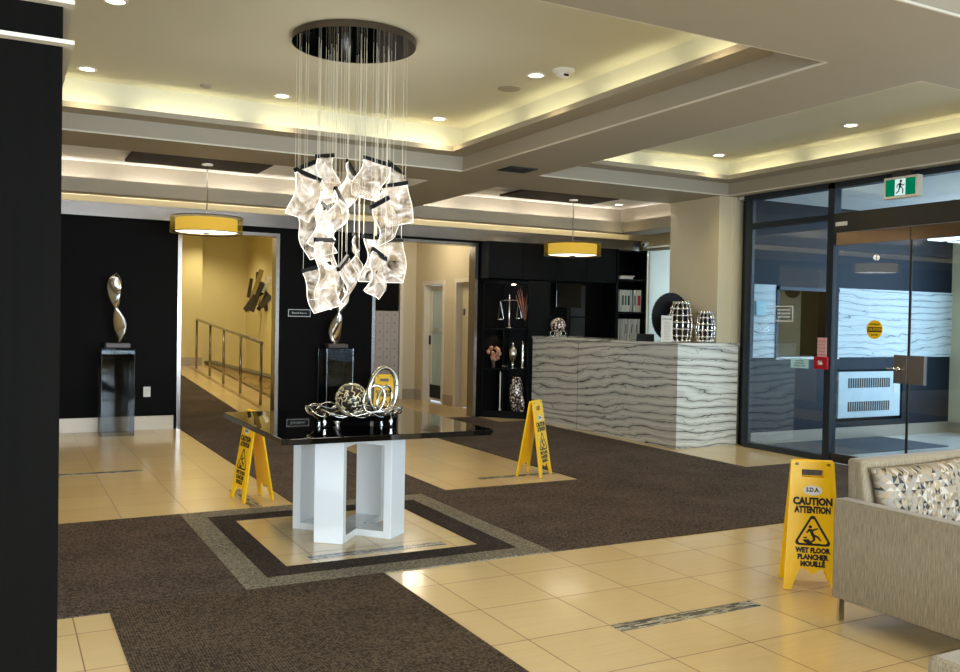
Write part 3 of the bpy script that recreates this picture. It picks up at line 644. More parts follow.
box('lamp_panel', (-.28, -.06, -.12, .12, 0, .11), emitter('cool_lamp', (.9, .97, 1, 1), 3), vl); box('lamp_panel', (.06, .28, -.12, .12, 0, .11), emitter('cool_lamp', (.9, .97, 1, 1), 3), vl); box('body', (-.06, .06, -.05, .05, .0, .14), 'bronze', vl); MB().tube([(0, 0, .14), (0, 0, .46)], .012, 8).build('stem', 'bronze', vl)
area('vestibule_lamp', (9.35, 5.8, 2.78), (0, 0, 0), 2.5, 2.0, 34, (.85, .93, 1))

# ================================================================== CEILING FIXTURES
dl = thing('downlight', 'lit recessed downlight nearest the chandelier on its left in the main tray', 'downlight', (2.11, 7.60, 3.27))
MB().lathe([(.055, 0), (.075, 0), (.075, -.008), (.055, -.008)], 28, cap=False).build('trim_ring', 'whitep', dl); MB().lathe([(.056, -.004), (.056, -.001)], 28).build('lamp', 'lampon', dl)
spots = [((.58, 7.58, 3.27), 'lit recessed downlight at the far left of the main tray beside the black column'), ((.60, 5.84, 3.27), 'lit recessed downlight cut by the top edge near the black column'),
         ((3.62, 7.66, 3.27), 'lit recessed downlight in the far right corner of the main tray'), ((3.60, 5.90, 3.27), 'lit recessed downlight beside the smoke detector'),
         ((6.85, 7.40, 3.22), 'lit recessed downlight in the far corner of the entry tray'), ((6.80, 5.65, 3.22), 'lit recessed downlight over the glass doors in the entry tray'), ((8.03, 10.75, 3.12), 'lit recessed downlight in the rear tray right of the pendant over the desk')]
GR = 'recessed downlights'
dl['group'] = GR
for l, s_ in spots: dup(dl, l, 0, s_, GR)
for l, p_ in [((2.11, 7.6, 3.24), 55), ((.58, 7.58, 3.24), 55), ((.6, 5.84, 3.24), 55), ((3.62, 7.66, 3.24), 55), ((3.6, 5.9, 3.24), 60), ((6.85, 7.4, 3.19), 55), ((6.8, 5.65, 3.19), 60), ((8.03, 10.75, 3.09), 18),
              ((.6, 4.2, 3.24), 55), ((3.6, 4.1, 3.24), 60), ((6.8, 4.0, 3.19), 60), ((4.2, 1.5, 3.24), 90), ((6.0, 1.5, 3.24), 90), ((2.0, 1.0, 2.83), 90), ((5.0, 3.0, 2.83), 60)]:
    spot('downlight_beam', l, p_*.95, WARM, 115, .9, .12)
sd = thing('smoke_detector', 'white smoke detector beside the downlight in the main tray', 'smoke detector', (3.706, 5.68, 3.27))
MB().lathe([(.085, 0), (.085, -.012), (.06, -.03), (.03, -.03)], 28).build('base', 'whitep', sd); MB().lathe([(.04, -.03), (.042, -.05), (.025, -.06)], 20).build('sensor', 'whitep', sd); MB().box(-.02, .02, -.044, -.038, -.052, -.036).build('slot', 'ink', sd)
tag(MB().lathe([(.095, 0), (.095, -.004), (.09, -.006)], 32).build('ceiling_speaker', 'soffit'), 'flat round ceiling speaker cover left of the smoke detector', 'speaker').location = (3.63, 6.36, 3.27)
tag(MB().lathe([(.045, 0), (.045, -.012), (.035, -.02)], 24).build('sprinkler_cap', 'soffit'), 'small round cap on the ceiling left of the chandelier disc', 'sprinkler cap').location = (1.476, 7.60, 3.27)
vt = thing('ceiling_vent', 'dark slotted air vent in the beam between the trays', 'vent', (4.405, 7.52, 2.85))
box('backing', (-.15, .15, -.14, .14, -.004, 0), 'ventdark', vt)
mb = MB()
for i in range(9): mb.box(-.14, .14, -.13+i*.03, -.118+i*.03, -.012, -.004)
mb.build('grille', 'bronze', vt)
for x0, x1, lb in ((1.2, 2.66, 'dark brown ceiling panel over the left drum pendant'), (5.92, 7.40, 'dark brown ceiling panel over the right drum pendant')):
    o = thing('ceiling_panel', lb, 'ceiling panel', ((x0+x1)/2, 10.25, 3.05)); h = (x1-x0)/2
    box('board', (-h, h, -.36, .33, 0, .03), 'darkpanel', o, bevel=.003); box('mounting', (-h+.1, h-.1, -.25, .22, .03, .07), 'ceilw', o)
# drum pendants
pd = thing('drum_pendant', 'amber drum pendant lamp hanging over the left opening', 'pendant lamp', (2.01, 10.2, 2.29))
MB().lathe([(.385, .0), (.385, .17)], 56, cap=False).build('outer_shade', 'sheer', pd, smooth=True)
MB().lathe([(.33, .01), (.33, .15)], 56, cap=False).build('inner_shade', 'shade', pd, smooth=True)
MB().lathe([(.325, .012), (.325, .018)], 56).build('diffuser', 'diffuser', pd)
mb = MB(); mb.tube([(.385*math.cos(2*PI*k/56), .385*math.sin(2*PI*k/56), .0) for k in range(56)], .005, 6, True); mb.tube([(.385*math.cos(2*PI*k/56), .385*math.sin(2*PI*k/56), .17) for k in range(56)], .005, 6, True)
for k in range(3): a = k*2*PI/3; mb.tube([(0, 0, .16), (.385*math.cos(a), .385*math.sin(a), .16)], .004, 6)
mb.build('ring_frame', 'bronze', pd)
MB().tube([(0, 0, .15), (0, 0, .755)], .008, 8).build('stem', 'chrome', pd); MB().lathe([(.06, .745), (.06, .76)], 24).build('canopy', 'whitep', pd)
MB().lathe([(.05, -.004), (.03, -.012)], 20).build('finial', 'bronze', pd)
pd['group'] = 'drum pendants'
dup(pd, (6.86, 10.2, 2.28), 0, 'amber drum pendant lamp hanging over the reception area at right')
for x in (2.01, 6.86): spot('pendant_beam', (x, 10.2, 2.27), 25, (1, .85, .55), 150); point('pendant_up', (x, 10.2, 2.55), .8, (1, .85, .6))

# exit sign
ex = thing('exit_sign', 'green running man exit sign on the ceiling before the glass doors', 'exit sign', (7.40, 5.55, 2.595))
box('housing', (-.03, .04, -.18, .18, 0, .20), 'offwhite', ex, bevel=.006); box('lit_face', (-.033, -.03, -.155, .155, .022, .178), 'exitgreen', ex); box('white_panel', (-.035, -.033, -.055, .055, .024, .176), 'exitwhite', ex); box('bracket', (-.02, .03, -.10, .10, .21, .25), 'bronze', ex)
mb = MB(); Mx = Matrix.Translation((-.0358, 0, .100)) @ Rm
plate(mb, [circ(.008, .055, .013, n=16)], .001, Mx)
for q in ([(-.012, .036), (.012, .042), (.012, -.006), (-.012, -.008)], [(.006, .038), (.03, .018), (.045, .028), (.048, .022), (.03, .008), (.008, .024)], [(-.01, .036), (-.034, .022), (-.036, -.004), (-.028, -.004), (-.026, .016), (-.008, .024)],
          [(.012, -.002), (.026, -.03), (.024, -.062), (.034, -.062), (.037, -.028), (.014, .008)] , [(-.012, -.004), (-.018, -.034), (-.042, -.050), (-.040, -.060), (-.010, -.042), (.002, -.004)]):
    plate(mb, [q], .001, Mx)
mb.build('running_man', 'ink', ex)

# ================================================================== CHANDELIER
CX, CY = 2.10, 5.80
ch = thing('chandelier', 'chandelier of wavy glowing acrylic sheets hung on wires from a round black disc', 'chandelier', (CX, CY, 3.27))
MB().lathe([(.415, 0), (.415, -.045)], 72, cap=False).build('disc_rim', 'discrim', ch, smooth=True)
ds = MB().lathe([(.412, -.038), (.412, -.042)], 72).build('mirror_disc', 'disc', ch)
sheets = [(1.924, 5.850, 2.476, .89, .21, 0.0), (1.849, 6.000, 2.428, -.89, .37, 1.0), (1.780, 5.750, 2.319, .46, -.23, 2.0), (1.946, 5.900, 2.141, .95, -.27, .5), (2.132, 5.900, 2.409, 1.10, -.50, 1.5), (1.963, 5.650, 2.178, 1.19, -.50, 3.0),
 (2.279, 5.800, 2.467, -.71, -.27, .3), (2.506, 6.020, 2.470, .80, -.32, 2.2), (2.429, 5.850, 2.326, 0.0, .22, .2), (2.253, 5.680, 2.170, .66, .45, 1.2), (1.909, 5.780, 1.905, .76, .06, 0.0), (1.875, 5.850, 1.724, -.43, .31, .4),
 (2.290, 5.950, 1.958, .99, .03, 2.0), (2.265, 5.700, 1.824, .97, -.28, .2), (2.026, 5.750, 1.756, 1.21, .50, 1.8), (2.230, 6.050, 1.931, 1.37, -.46, .7), (2.457, 6.000, 1.948, -.63, .01, 2.8), (1.870, 5.950, 2.111, -.74, .26, .9),
 (2.083, 6.100, 1.753, .79, -.36, 3.1)]
random.seed(3)
SW, SH = .195, .275

for (x, y, z, yaw, roll, ph) in sheets:
    base = Matrix.Translation((x-CX, y-CY, z-3.27)) @ Matrix.Rotation(yaw*.72, 4, 'Z') @ Matrix.Rotation(-roll, 4, 'Y')
    nx, nz = 7, 18; H = SH*random.uniform(.92, 1.12)
    def pt(i, j, off=0.0):
        u = (i/nx-.5)*SW; v = j/nz
        dy = .032*math.sin(v*2*PI*1.0+ph)+.012*math.sin(u*28+ph+v*3)-.032*math.sin(ph)*(1-v)
        du = .013*math.sin(v*2*PI*.9+ph*1.7)-.013*math.sin(ph*1.7)
        return base @ Vector((u+du, dy+off, -v*H-.012))
    g = MB(); F = [[g.bm.verts.new(pt(i, j, -.003)) for j in range(nz+1)] for i in range(nx+1)]
    for i in range(nx):
        for j in range(nz): g.bm.faces.new((F[i][j], F[i+1][j], F[i+1][j+1], F[i][j+1]))
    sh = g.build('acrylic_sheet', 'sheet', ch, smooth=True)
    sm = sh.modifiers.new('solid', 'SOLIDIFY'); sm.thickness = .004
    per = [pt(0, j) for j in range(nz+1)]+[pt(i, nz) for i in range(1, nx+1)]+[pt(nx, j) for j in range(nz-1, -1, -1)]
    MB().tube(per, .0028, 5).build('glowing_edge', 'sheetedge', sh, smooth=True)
    MB().box(-SW/2-.004, SW/2+.004, -.011, .011, -.014, .014).xf(base).build('bar', 'blackplastic', sh)
    wm = MB()
    for s_ in (-.45, .45):
        p = base @ Vector((s_*SW, 0, .012)); q = Vector((p.x, p.y, -.046)); wm.tube([p, q], .0013, 5)
    wm.build('wire', 'wire', sh)
wm = MB()
for k in range(16):
    a = random.uniform(0, 2*PI); r = random.uniform(.05, .32); wm.tube([(r*math.cos(a), r*math.sin(a), -.046), (r*math.cos(a), r*math.sin(a), -random.uniform(1.0, 1.5))], .0013, 5)
wm.build('power_cable', 'wire', ch)
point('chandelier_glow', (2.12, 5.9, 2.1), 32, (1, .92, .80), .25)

# ================================================================== TABLE AND CENTREPIECE
TX, TY = 2.02, 5.53
tb = thing('centre_table', 'square table with black glass top on a white crossed frame base', 'table', (TX, TY, 0))
hx, hy = .660, .745
mb = MB(); c_ = .03; mb.prism([(-hx+c_, -hy), (hx-c_, -hy), (hx, -hy+c_), (hx, hy-c_), (hx-c_, hy), (-hx+c_, hy), (-hx, hy-c_), (-hx, -hy+c_)], .69, .723); mb.build('tabletop', 'glossblack', tb, bevel=.002, seg=2)
CT = .045
for k in range(4):
    a = math.radians((-50, 44, 133, -130)[k]); Ma = Matrix.Translation((0, .02, 0)) @ Matrix.Rotation(a, 4, 'Z')
    L, Wd, tk = .36, .095, .055
    def fr(x0, x1, z0, z1): return MB().box(x0, x1, -Wd, Wd, z0, z1).xf(Ma)
    leg = fr(L-tk, L, 0.0, .69).build('leg', 'white', tb, bevel=.004)
    fr(Wd*.9, L-tk, .0, .045).build('foot_rail', 'white', leg, bevel=.004); fr(Wd*.9, L-tk, .59, .69).build('top_rail', 'white', leg, bevel=.004)
box('centre_foot', (-.10, .10, -.08, .12, 0, .044), 'white', tb); box('centre_cap', (-.10, .10, -.08, .12, .60, .69), 'white', tb)
# tray with wire work
ty = thing('decor_tray', 'round black tray with a looping silver wire rim on the table', 'tray', (1.975, 5.35, .723))
MB().lathe([(.02, .052), (.245, .052), (.275, .078), (.28, .078), (.25, .042), (.02, .042)], 56, cap=True).build('dish', 'glossblack', ty, smooth=False)
def wave(n0, amp, ph, r0, z0, za): return [((r0+amp*math.sin(n0*t+ph))*math.cos(t), (r0+amp*math.sin(n0*t+ph))*math.sin(t), z0+za*math.sin(n0*t+ph+1.2)) for t in [2*PI*k/120 for k in range(120)]]
mb = MB(); mb.tube(wave(7, .018, 0, .285, .09, .022), .0036, 6, True); mb.tube(wave(7, .018, PI, .285, .09, .022), .0036, 6, True); mb.tube(wave(5, .022, 1, .275, .088, .014), .004, 6, True); mb.build('wire_rim', 'chrome', ty, smooth=True)
for k in range(4):
    a = k*PI/2+.55; MB().lathe([(.004, 0), (.012, .008), (.006, .02), (.014, .035), (.006, .05), (.006, .09)], 14, (.285*math.cos(a), .285*math.sin(a), 0)).build('foot', 'chrome', ty, smooth=True)
# lattice ball
lb = thing('lattice_ball', 'pale gold openwork lattice ball on the tray', 'decorative ball', (1.955, 5.35, .879))
random.seed(11); mb = MB()
def rdir():
    v = Vector((random.gauss(0, 1), random.gauss(0, 1), random.gauss(0, 1))); return v.normalized()
for k in range(230):
    p = rdir(); t_ = p.cross(rdir()).normalized(); pts = []
    for i in range(4):
        pts.append(p*.099); p = (p+t_*.10).normalized(); t_ = (t_-p*t_.dot(p)+p.cross(t_)*random.gauss(0, .45)).normalized()
    mb.tube(pts, .0034, 5)
mb.build('lattice', 'gold', lb, smooth=True)
MB().sphere((0, 0, 0), 0.088, 24, 16).build('dark_core', P('dark_hole_shade', srgb(34, 28, 20), .4), lb, smooth=True)  # added dark ball, painting the shade inside the open lattice
# rings sculpture
rg = thing('ring_sculpture', 'sculpture of interlocking silver rings standing beside the lattice ball', 'sculpture', (2.10, 5.27, .790))
for (R, x, yw, r, tl, z, rl_) in ((.135, .035, .25, .014, 1.22, .143, .12), (.10, -.025, -.2, .010, 1.0, .090, .3), (.10, .045, .5, .009, 1.0, .09, .55)):
    pts = [(R*tl*.64*math.cos(t), 0, R*tl*math.sin(t)*(.90)) for t in [2*PI*k/64 for k in range(64)]]
    MB().tube(pts, r, 10, True).xf(Matrix.Translation((x, 0, z)) @ Matrix.Rotation(yw, 4, 'Z') @ Matrix.Rotation(rl_, 4, 'Y')).build('ring', 'silver', rg, smooth=True)

# ================================================================== WET FLOOR SIGNS
SHT = .675
def make_sign(spread, label):
    o = thing('wet_floor_sign', label, 'wet floor sign')
    tilt = math.asin(spread/SHT)
    for side in (1, -1):
        Mp = Matrix.Rotation(0 if side == 1 else PI, 4, 'Z') @ Matrix.Translation((0, -.012, SHT*math.cos(tilt))) @ Matrix.Rotation(PI/2-tilt, 4, 'X')   # panel plane: x right, y up along the panel, origin at top; +z faces outwards
        H = SHT; wt, wb = .108, .146
        out = [(-wt, 0), (wt, 0), (wb, -H), (wb-.035, -H), (wb-.07, -H+.10), (wb-.095, -H+.12), (.02, -H+.075), (-.02, -H+.075), (-wb+.095, -H+.12), (-wb+.07, -H+.10), (-wb+.035, -H), (-wb, -H)]
        out = [(-wt, 0), (wt, 0), (wb, -H), (wb-.04, -H), (.066, -H+.105), (.045, -H+.115), (0, -H+.085), (-.045, -H+.115), (-.066, -H+.105), (-wb+.04, -H), (-wb, -H)]
        hole = [(-.055, -.045), (.055, -.045), (.055, -.085), (-.055, -.085)]
        mb = MB(); plate(mb, [out, hole], .012, Mp); pn = mb.build('panel', 'yellowp', o, bevel=.003)
        a0, a1 = .088, .122
        inn = [(-a0, -.105), (a0, -.105), (a1, -H+.02), (a1-.02, -H+.02), (.078, -H+.125), (.05, -H+.14), (0, -H+.108), (-.05, -H+.14), (-.078, -H+.125), (-a1+.02, -H+.02), (-a1, -H+.02)]
        mb = MB(); plate(mb, [inn], .005, Mp @ Matrix.Translation((0, 0, .0075))); mb.build('raised_face', 'yellowp', pn, bevel=.0015)
        zt = Mp @ Matrix.Translation((0, 0, .0105))
        mb = MB(); plate(mb, [circ(0, -.155, .048, .026)], .001, zt); mb.build('oval_badge', 'whitep', pn)
        mb = MB(); text(mb, 'S.D.A.', .03, 0, -.152, Mp @ Matrix.Translation((0, 0, .0115)), bold=.0012, wide=.9); mb.build('badge_lettering', 'ink', pn)
        for s_ in (-1, 1): mb = MB(); text(mb, 'SS', .016, s_*.08, -.018, Mp @ Matrix.Translation((0, 0, .0065)), bold=.001, wide=1.2); mb.build('hinge_mark', 'brownbase', pn)
        mb = MB(); text(mb, 'CAUTION', .052, 0, -.214, zt, wide=.84, bold=.0032); text(mb, 'ATTENTION', .046, 0, -.258, zt, wide=.70, bold=.003); mb.build('top_lettering', 'ink', pn)
        def tri(s_, cy, r): # rounded triangle
            pts = []
            for k in range(3):
                a = PI/2+k*2*PI/3; cx_, cy_ = (s_-r*1.6)*math.cos(a), (s_-r*1.6)*math.sin(a)
                for q in range(7): b = a-PI/3+q*(2*PI/3)/6; pts.append((cx_+r*math.cos(b), cy+cy_+r*math.sin(b)))
            return pts
        mb = MB(); plate(mb, [tri(.108, -.385, .016), tri(.088, -.385, .010)], .001, zt); mb.build('warning_triangle', 'ink', pn)
        mb = MB(); cy = -.385
        plate(mb, [circ(-.012, cy+.040, .0085, n=14)], .001, zt)
        for q in ([(-.020, .030), (-.004, .028), (.010, -.002), (-.006, -.008)], [(-.006, .026), (.026, .036), (.028, .030), (-.002, .016)], [(-.020, .030), (-.034, .008), (-.028, .006), (-.012, .020)],
                  [(.006, .002), (.030, -.008), (.044, -.030), (.036, -.032), (.024, -.016), (-.002, -.008)], [(-.004, -.004), (.002, -.026), (-.014, -.038), (-.008, -.044), (.014, -.028), (.010, -.002)],
                  [(-.050, -.028), (-.022, -.024), (.0, -.046), (.03, -.044), (.05, -.048), (.0, -.054), (-.04, -.042)], [(-.048, -.016), (-.03, -.012), (-.028, -.02), (-.046, -.022)]):
            plate(mb, [[(u, cy+v) for u, v in q]], .001, zt)
        mb.build('slipping_figure', 'ink', pn)
        mb = MB()
        for i, s_ in enumerate(('WET FLOOR', 'PLANCHER', 'MOUILLÉ')): text(mb, s_, .036, 0, -.468-i*.035, zt, wide=.84, bold=.0024)
        mb.build('bottom_lettering', 'ink', pn)
    zt_ = SHT*math.cos(tilt)
    MB().tube([(-.10, 0, zt_-.006), (.10, 0, zt_-.006)], .013, 10).build('hinge', 'yellowp', o, smooth=True)
    return o
def yaw_for(nx, ny): return math.atan2(ny, nx)+PI/2      # panel normal (-y locally) towards (nx, ny)
s1 = make_sign(.10, 'yellow wet floor caution sign standing against the sofa arm'); s1.location = (3.845, 3.385, .004); s1.rotation_euler = (0, 0, yaw_for(-.653, -.757))
s2 = dup(s1, (1.695, 6.78, .004), yaw_for(-.986, -.12), 'yellow wet floor sign behind the left side of the table, partly under its top')
s3 = dup(s1, (4.255, 6.87, .004), yaw_for(.60, -.80), 'yellow wet floor sign in front of the marble reception desk, turned edge-on')
s1['group'] = 'wet floor signs'
s4 = dup(s1, (4.27, 10.5, .004), yaw_for(-.45, -.9), 'yellow wet floor sign farthest away, seen through the silver rings')
for o in (s1, s2, s3, s4): o['group'] = 'wet floor signs'

# ================================================================== SOFA, PILLOW, OTTOMAN
sf = thing('sofa', 'taupe woven sofa with a low arm at the right edge', 'sofa', (4.5, 2.5, 0))
X0, X1 = -1.0, 1.1
box('arm', (X0, X0+.09, -.62, .45, .108, .580), 'sofa', sf, bevel=.012); box('arm', (X1-.09, X1, -.62, .45, .108, .580), 'sofa', sf, bevel=.012)
box('base_frame', (X0+.09, X1-.09, -.60, .43, .108, .30), 'sofa', sf, bevel=.01)
mb = MB(); mb.prism([(.30, .30), (.44, .30), (.46, .765), (.37, .765)], X0+.092, X1-.092, Matrix(((0, 0, 1, 0), (1, 0, 0, 0), (0, 1, 0, 0), (0, 0, 0, 1)))); mb.build('backrest', 'sofa', sf, bevel=.02, seg=4)
for a, b in ((X0+.095, .04), (.05, X1-.095)): box('seat_cushion', (a, b, -.62, .30, .30, .44), 'sofa', sf, bevel=.03)
MB().tube([(X0+.09, -.625, .578), (X0+.005, -.625, .578), (X0+.005, .445, .578)], .004, 6).build('piping', 'sofa', sf)
for x in (X0+.01, X1-.04):
    for y in (-.58, .41): box('leg', (x, x+.035, y, y+.014, 0, .108), 'chrome', sf)
pl = thing('throw_pillow', 'throw pillow with a beige, grey and black triangle print on the sofa', 'pillow', (4.02, 2.805, .565))
def cushion(w_, h_, t_, nx=18, nz=12):
    mb = MB(); sides = []
    for sg in (-1, 1):
        G = [[None]*(nz+1) for _ in range(nx+1)]
        for i in range(nx+1):
            for j in range(nz+1):
                u = i/nx*2-1; v = j/nz*2-1; d = max(0, (1-u**4)*(1-v**4))**.5
                pin = 1-.03*(1-abs(v))*abs(u)
                G[i][j] = mb.bm.verts.new((u*w_/2*(1-.04*(1-v*v)), sg*(t_/2*d*.9+.012), v*h_/2*(1-.05*(1-u*u))))
        sides.append(G)
        for i in range(nx):
            for j in range(nz): mb.bm.faces.new((G[i][j], G[i+1][j], G[i+1][j+1], G[i][j+1]))
    A, B = sides
    per = [(i, 0) for i in range(nx)]+[(nx, j) for j in range(nz)]+[(i, nz) for i in range(nx, 0, -1)]+[(0, j) for j in range(nz, 0, -1)]
    for k in range(len(per)):
        a = per[k]; b = per[(k+1) % len(per)]; mb.bm.faces.new((A[a[0]][a[1]], A[b[0]][b[1]], B[b[0]][b[1]], B[a[0]][a[1]]))
    return mb
Mt = Matrix.Rotation(math.radians(-8), 4, 'X') @ Matrix.Rotation(math.radians(-1.5), 4, 'Y')
cushion(.80, .36, .13).xf(Mt).build('cover', 'tri', pl, smooth=True)
w2, h2 = .392, .174
MB().tube([Mt @ Vector(p) for p in [(-w2, 0, -h2), (-w2*.965, 0, 0), (-w2, 0, h2), (0, 0, h2*.96), (w2, 0, h2), (w2*.965, 0, 0), (w2, 0, -h2), (0, 0, -h2*.96)]], .004, 6, True).build('piping', 'blackplastic', pl, smooth=True)
ot = thing('ottoman', 'corner of a taupe upholstered ottoman at the bottom right', 'ottoman', (2.85, 1.40, 0))
box('seat_pad', (-.38, .45, -.5, .33, .30, .412), 'sofa', ot, bevel=.02); box('base_frame', (-.36, .43, -.48, .31, .10, .30), 'sofa', ot, bevel=.01)
for x in (-.34, .38):
    for y in (-.46, .26): box('leg', (x, x+.03, y, y+.03, 0, .10), 'chrome', ot)

# ================================================================== RECEPTION DESK
dk = thing('reception_desk', 'long reception desk clad in dark veined white marble', 'reception desk', (6.6, 7.70, 0))
mb = MB(); mb.box(0, .05, .0, 3.06, 0, 1.135); mb.build('side_cladding', 'marble', dk)
MB().box(.05, .89, 0, .05, 0, 1.135).build('front_cladding', 'marble', dk)
box('seam', (-.0008, .001, 1.93, 1.936, 0, 1.135), 'ink', dk)
box('cabinet_body', (.05, .60, .05, 3.06, 0, 1.05), 'cabinet', dk)
mb = MB(); mb.box(-.015, .60, .0, 3.06, 1.14, 1.172); mb.box(-.015, .90, -.015, .0, 1.14, 1.172); mb.box(.60, .63, 0, .07, 1.14, 1.172); mb.box(.63, .90, 0, .07, 1.14, 1.172); mb.build('countertop', 'marble', dk)
box('shadow_gap', (.01, .59, .01, 3.05, 1.05, 1.14), 'cabinet', dk)
ZT = 1.172
def lattice_vase(x, y, h, r, label):
    o = thing('lattice_vase', label, 'vase', (x, y, ZT), 0, 'lattice vases'); n = 12; m = max(5, int(h/.066))
    prof = lambda t: r*(.78+.40*math.sin(PI*(t*.86+.10))-.12*t)
    MB().lathe([(prof(k/14)*.86, h*k/14) for k in range(15)], 32, cap=True).build('inner_body', 'blackplastic', o, smooth=True)
    mb = MB()
    for j in range(m+1):
        z = h*j/m; R = prof(j/m); mb.tube([(R*math.cos(2*PI*k/40), R*math.sin(2*PI*k/40), max(.012, min(h-.006, z))) for k in range(40)], .011, 6, True)
    for k in range(n):
        a = 2*PI*k/n
        for sg in (-1, 1): mb.tube([(prof(q/16)*math.cos(a+sg*.0*q), prof(q/16)*math.sin(a), h*q/16) for q in range(17)], .011, 6) if sg == 1 else None
        for j in range(m+1):
            R = prof(j/m); mb.sphere((R*math.cos(a), R*math.sin(a), max(.0245, min(h-.012, h*j/m))), 0.024, 8, 5)
    mb.build('lattice', 'chrome', o, smooth=True); return o
lattice_vase(6.905, 8.02, .46, .115, 'taller silver lattice vase on the reception desk')
lattice_vase(7.10, 7.82, .355, .092, 'shorter silver lattice vase on the desk next to the taller one')
fd = thing('black_disc_ornament', 'large ribbed black oval ornament behind the silver vases on the desk', 'ornament', (7.02, 8.34, ZT))
mb = MB(); g = []
for k in range(72):
    a = 2*PI*k/72; rr_ = 1+.018*(k % 2); g.append((.215*rr_*math.cos(a), .29+.29*rr_*math.sin(a)*(.98)))
Md = Matrix.Rotation(math.radians(-32), 4, 'Z') @ Matrix(((1, 0, 0, 0), (0, 0, -1, 0), (0, 1, 0, 0), (0, 0, 0, 1)))
mb.prism(g, -.035, .035, Md); mb.build('disc', 'blackplastic', fd)
mb = MB()
for k in range(9): s_ = .98-k*.105; mb.tube([Md @ Vector((.215*s_*math.cos(t), .29+.29*s_*math.sin(t)*.98, .036)) for t in [2*PI*q/48 for q in range(48)]], .004, 5, True)
mb.build('ribs', 'blackplastic', fd); box('foot', (-.09, .09, -.05, .05, 0, .012), 'blackplastic', fd)
cs = thing('counter_notice', 'white printed notice in an acrylic holder on the reception desk', 'notice', (6.655, 7.96, ZT), math.radians(-32))
box('holder', (-.068, .068, -.002, .004, 0, .305), 'acrylic', cs); box('sheet', (-.064, .064, -.006, -.003, .006, .30), 'paper', cs); box('foot', (-.068, .068, -.03, .05, 0, .004), 'acrylic', cs)
mb = MB(); Mr = Matrix(((1, 0, 0, 0), (0, 0, -1, -.0065), (0, 1, 0, 0), (0, 0, 0, 1)))
text(mb, 'WELCOME', .022, 0, .262, Mr, bold=.0006)
for i in range(12): text(mb, ['office hours', 'monday friday', 'please ring', 'for assistance'][i % 4], .013, 0, .228-i*.018, Mr)
mb.build('lettering', 'inkgrey', cs)
ph_ = thing('card_terminal', 'small black desk display on the reception counter left of the notice', 'desk display', (6.70, 8.40, ZT), math.radians(-32))
mb = MB(); mb.prism([(-.05, 0), (.05, 0), (.045, .012), (-.02, .085), (-.035, .085)], -.10, .10, Matrix(((0, 0, 1, 0), (1, 0, 0, 0), (0, 1, 0, 0), (0, 0, 0, 1)))); mb.build('body', 'blackplastic', ph_, bevel=.003)
MB().box(-.08, .08, -.002, .001, .01, .075).xf(Matrix.Translation((0, -.046, .0)) @ Matrix.Rotation(math.radians(-10), 4, 'X')).build('screen', P('dim_screen', srgb(70, 76, 84), .2), ph_)
bs = thing('mosaic_sphere', 'silver mosaic sphere on a wire stand at the far end of the desk', 'ornament', (6.75, 10.35, ZT))
MB().sphere((0, 0, .155), .105, 28, 18).build('sphere', 'mosaicvase', bs, smooth=True)
mb = MB()
for s_ in (-1, 1): mb.tube([(s_*(.09+.035*math.cos(t)), 0, .045+.035*math.sin(t)) for t in [2*PI*k/24 for k in range(24)]], .006, 6, True)
mb.tube([(-.14, 0, .006), (.14, 0, .006)], .006, 6); mb.tube([(0, -.07, .006), (0, .07, .006)], .006, 6); mb.lathe([(.05, .0), (.04, .06)], 16, cap=False); mb.build('wire_stand', 'chrome', bs, smooth=True)

# ================================================================== CORNER DISPLAY UNIT (45 degrees)
ang = math.radians(-45)
du = thing('display_unit', 'black corner display unit with lit shelves at the end of the desk', 'display unit', (6.06, 11.26, 0), ang)
# local: x along the front (0 .. .64), y depth behind
Lf = .66
box('back_panel', (.03, Lf-.03, .29, .31, .10, 1.92), 'cabinet', du)
box('side_panel', (0, .02, 0, .02, 0, 1.94), 'cabinet', du)
for z in (.10, .70, 1.27): MB().prism([(.02, 0), (Lf-.02, 0), (Lf-.02, .29), (.27, .29)], z-.02, z).build('shelf', 'cabinet', du)
MB().prism([(0, 0), (Lf, 0), (Lf, .31), (.28, .31)], 1.90, 1.94).build('top_panel', 'cabinet', du)
MB().prism([(0, 0), (Lf, 0), (Lf, .31), (.28, .31)], 0, .08).build('plinth', 'cabinet', du)
box('divider', (.30, .315, .03, .29, .10, 1.25), 'cabinet', du)
pk = MB().lathe([(.03, 1.888), (.03, 1.898)], 20, (.42, .12, 0)).build('puck_light', 'lampon', du)
# end panel filling towards the back wall
MB().box(6.545, 6.90, 10.80, 10.822, 0, 1.945).xf((Matrix.Translation((6.06, 11.26, 0)) @ Matrix.Rotation(ang, 4, 'Z')).inverted()).build('end_panel', 'cabinet', du)
def inunit(x, y, z): v = Matrix.Rotation(ang, 4, 'Z') @ Vector((x, y, 0)); return (6.06+v.x, 11.26+v.y, z)
for x, y, z in ((.42, .10, 1.86), (.20, .12, 1.24), (.40, .12, 1.24), (.45, .10, .67)): spot('shelf_light', inunit(x, y, z), 2.2, (1, .82, .6), 110, .6, .01)
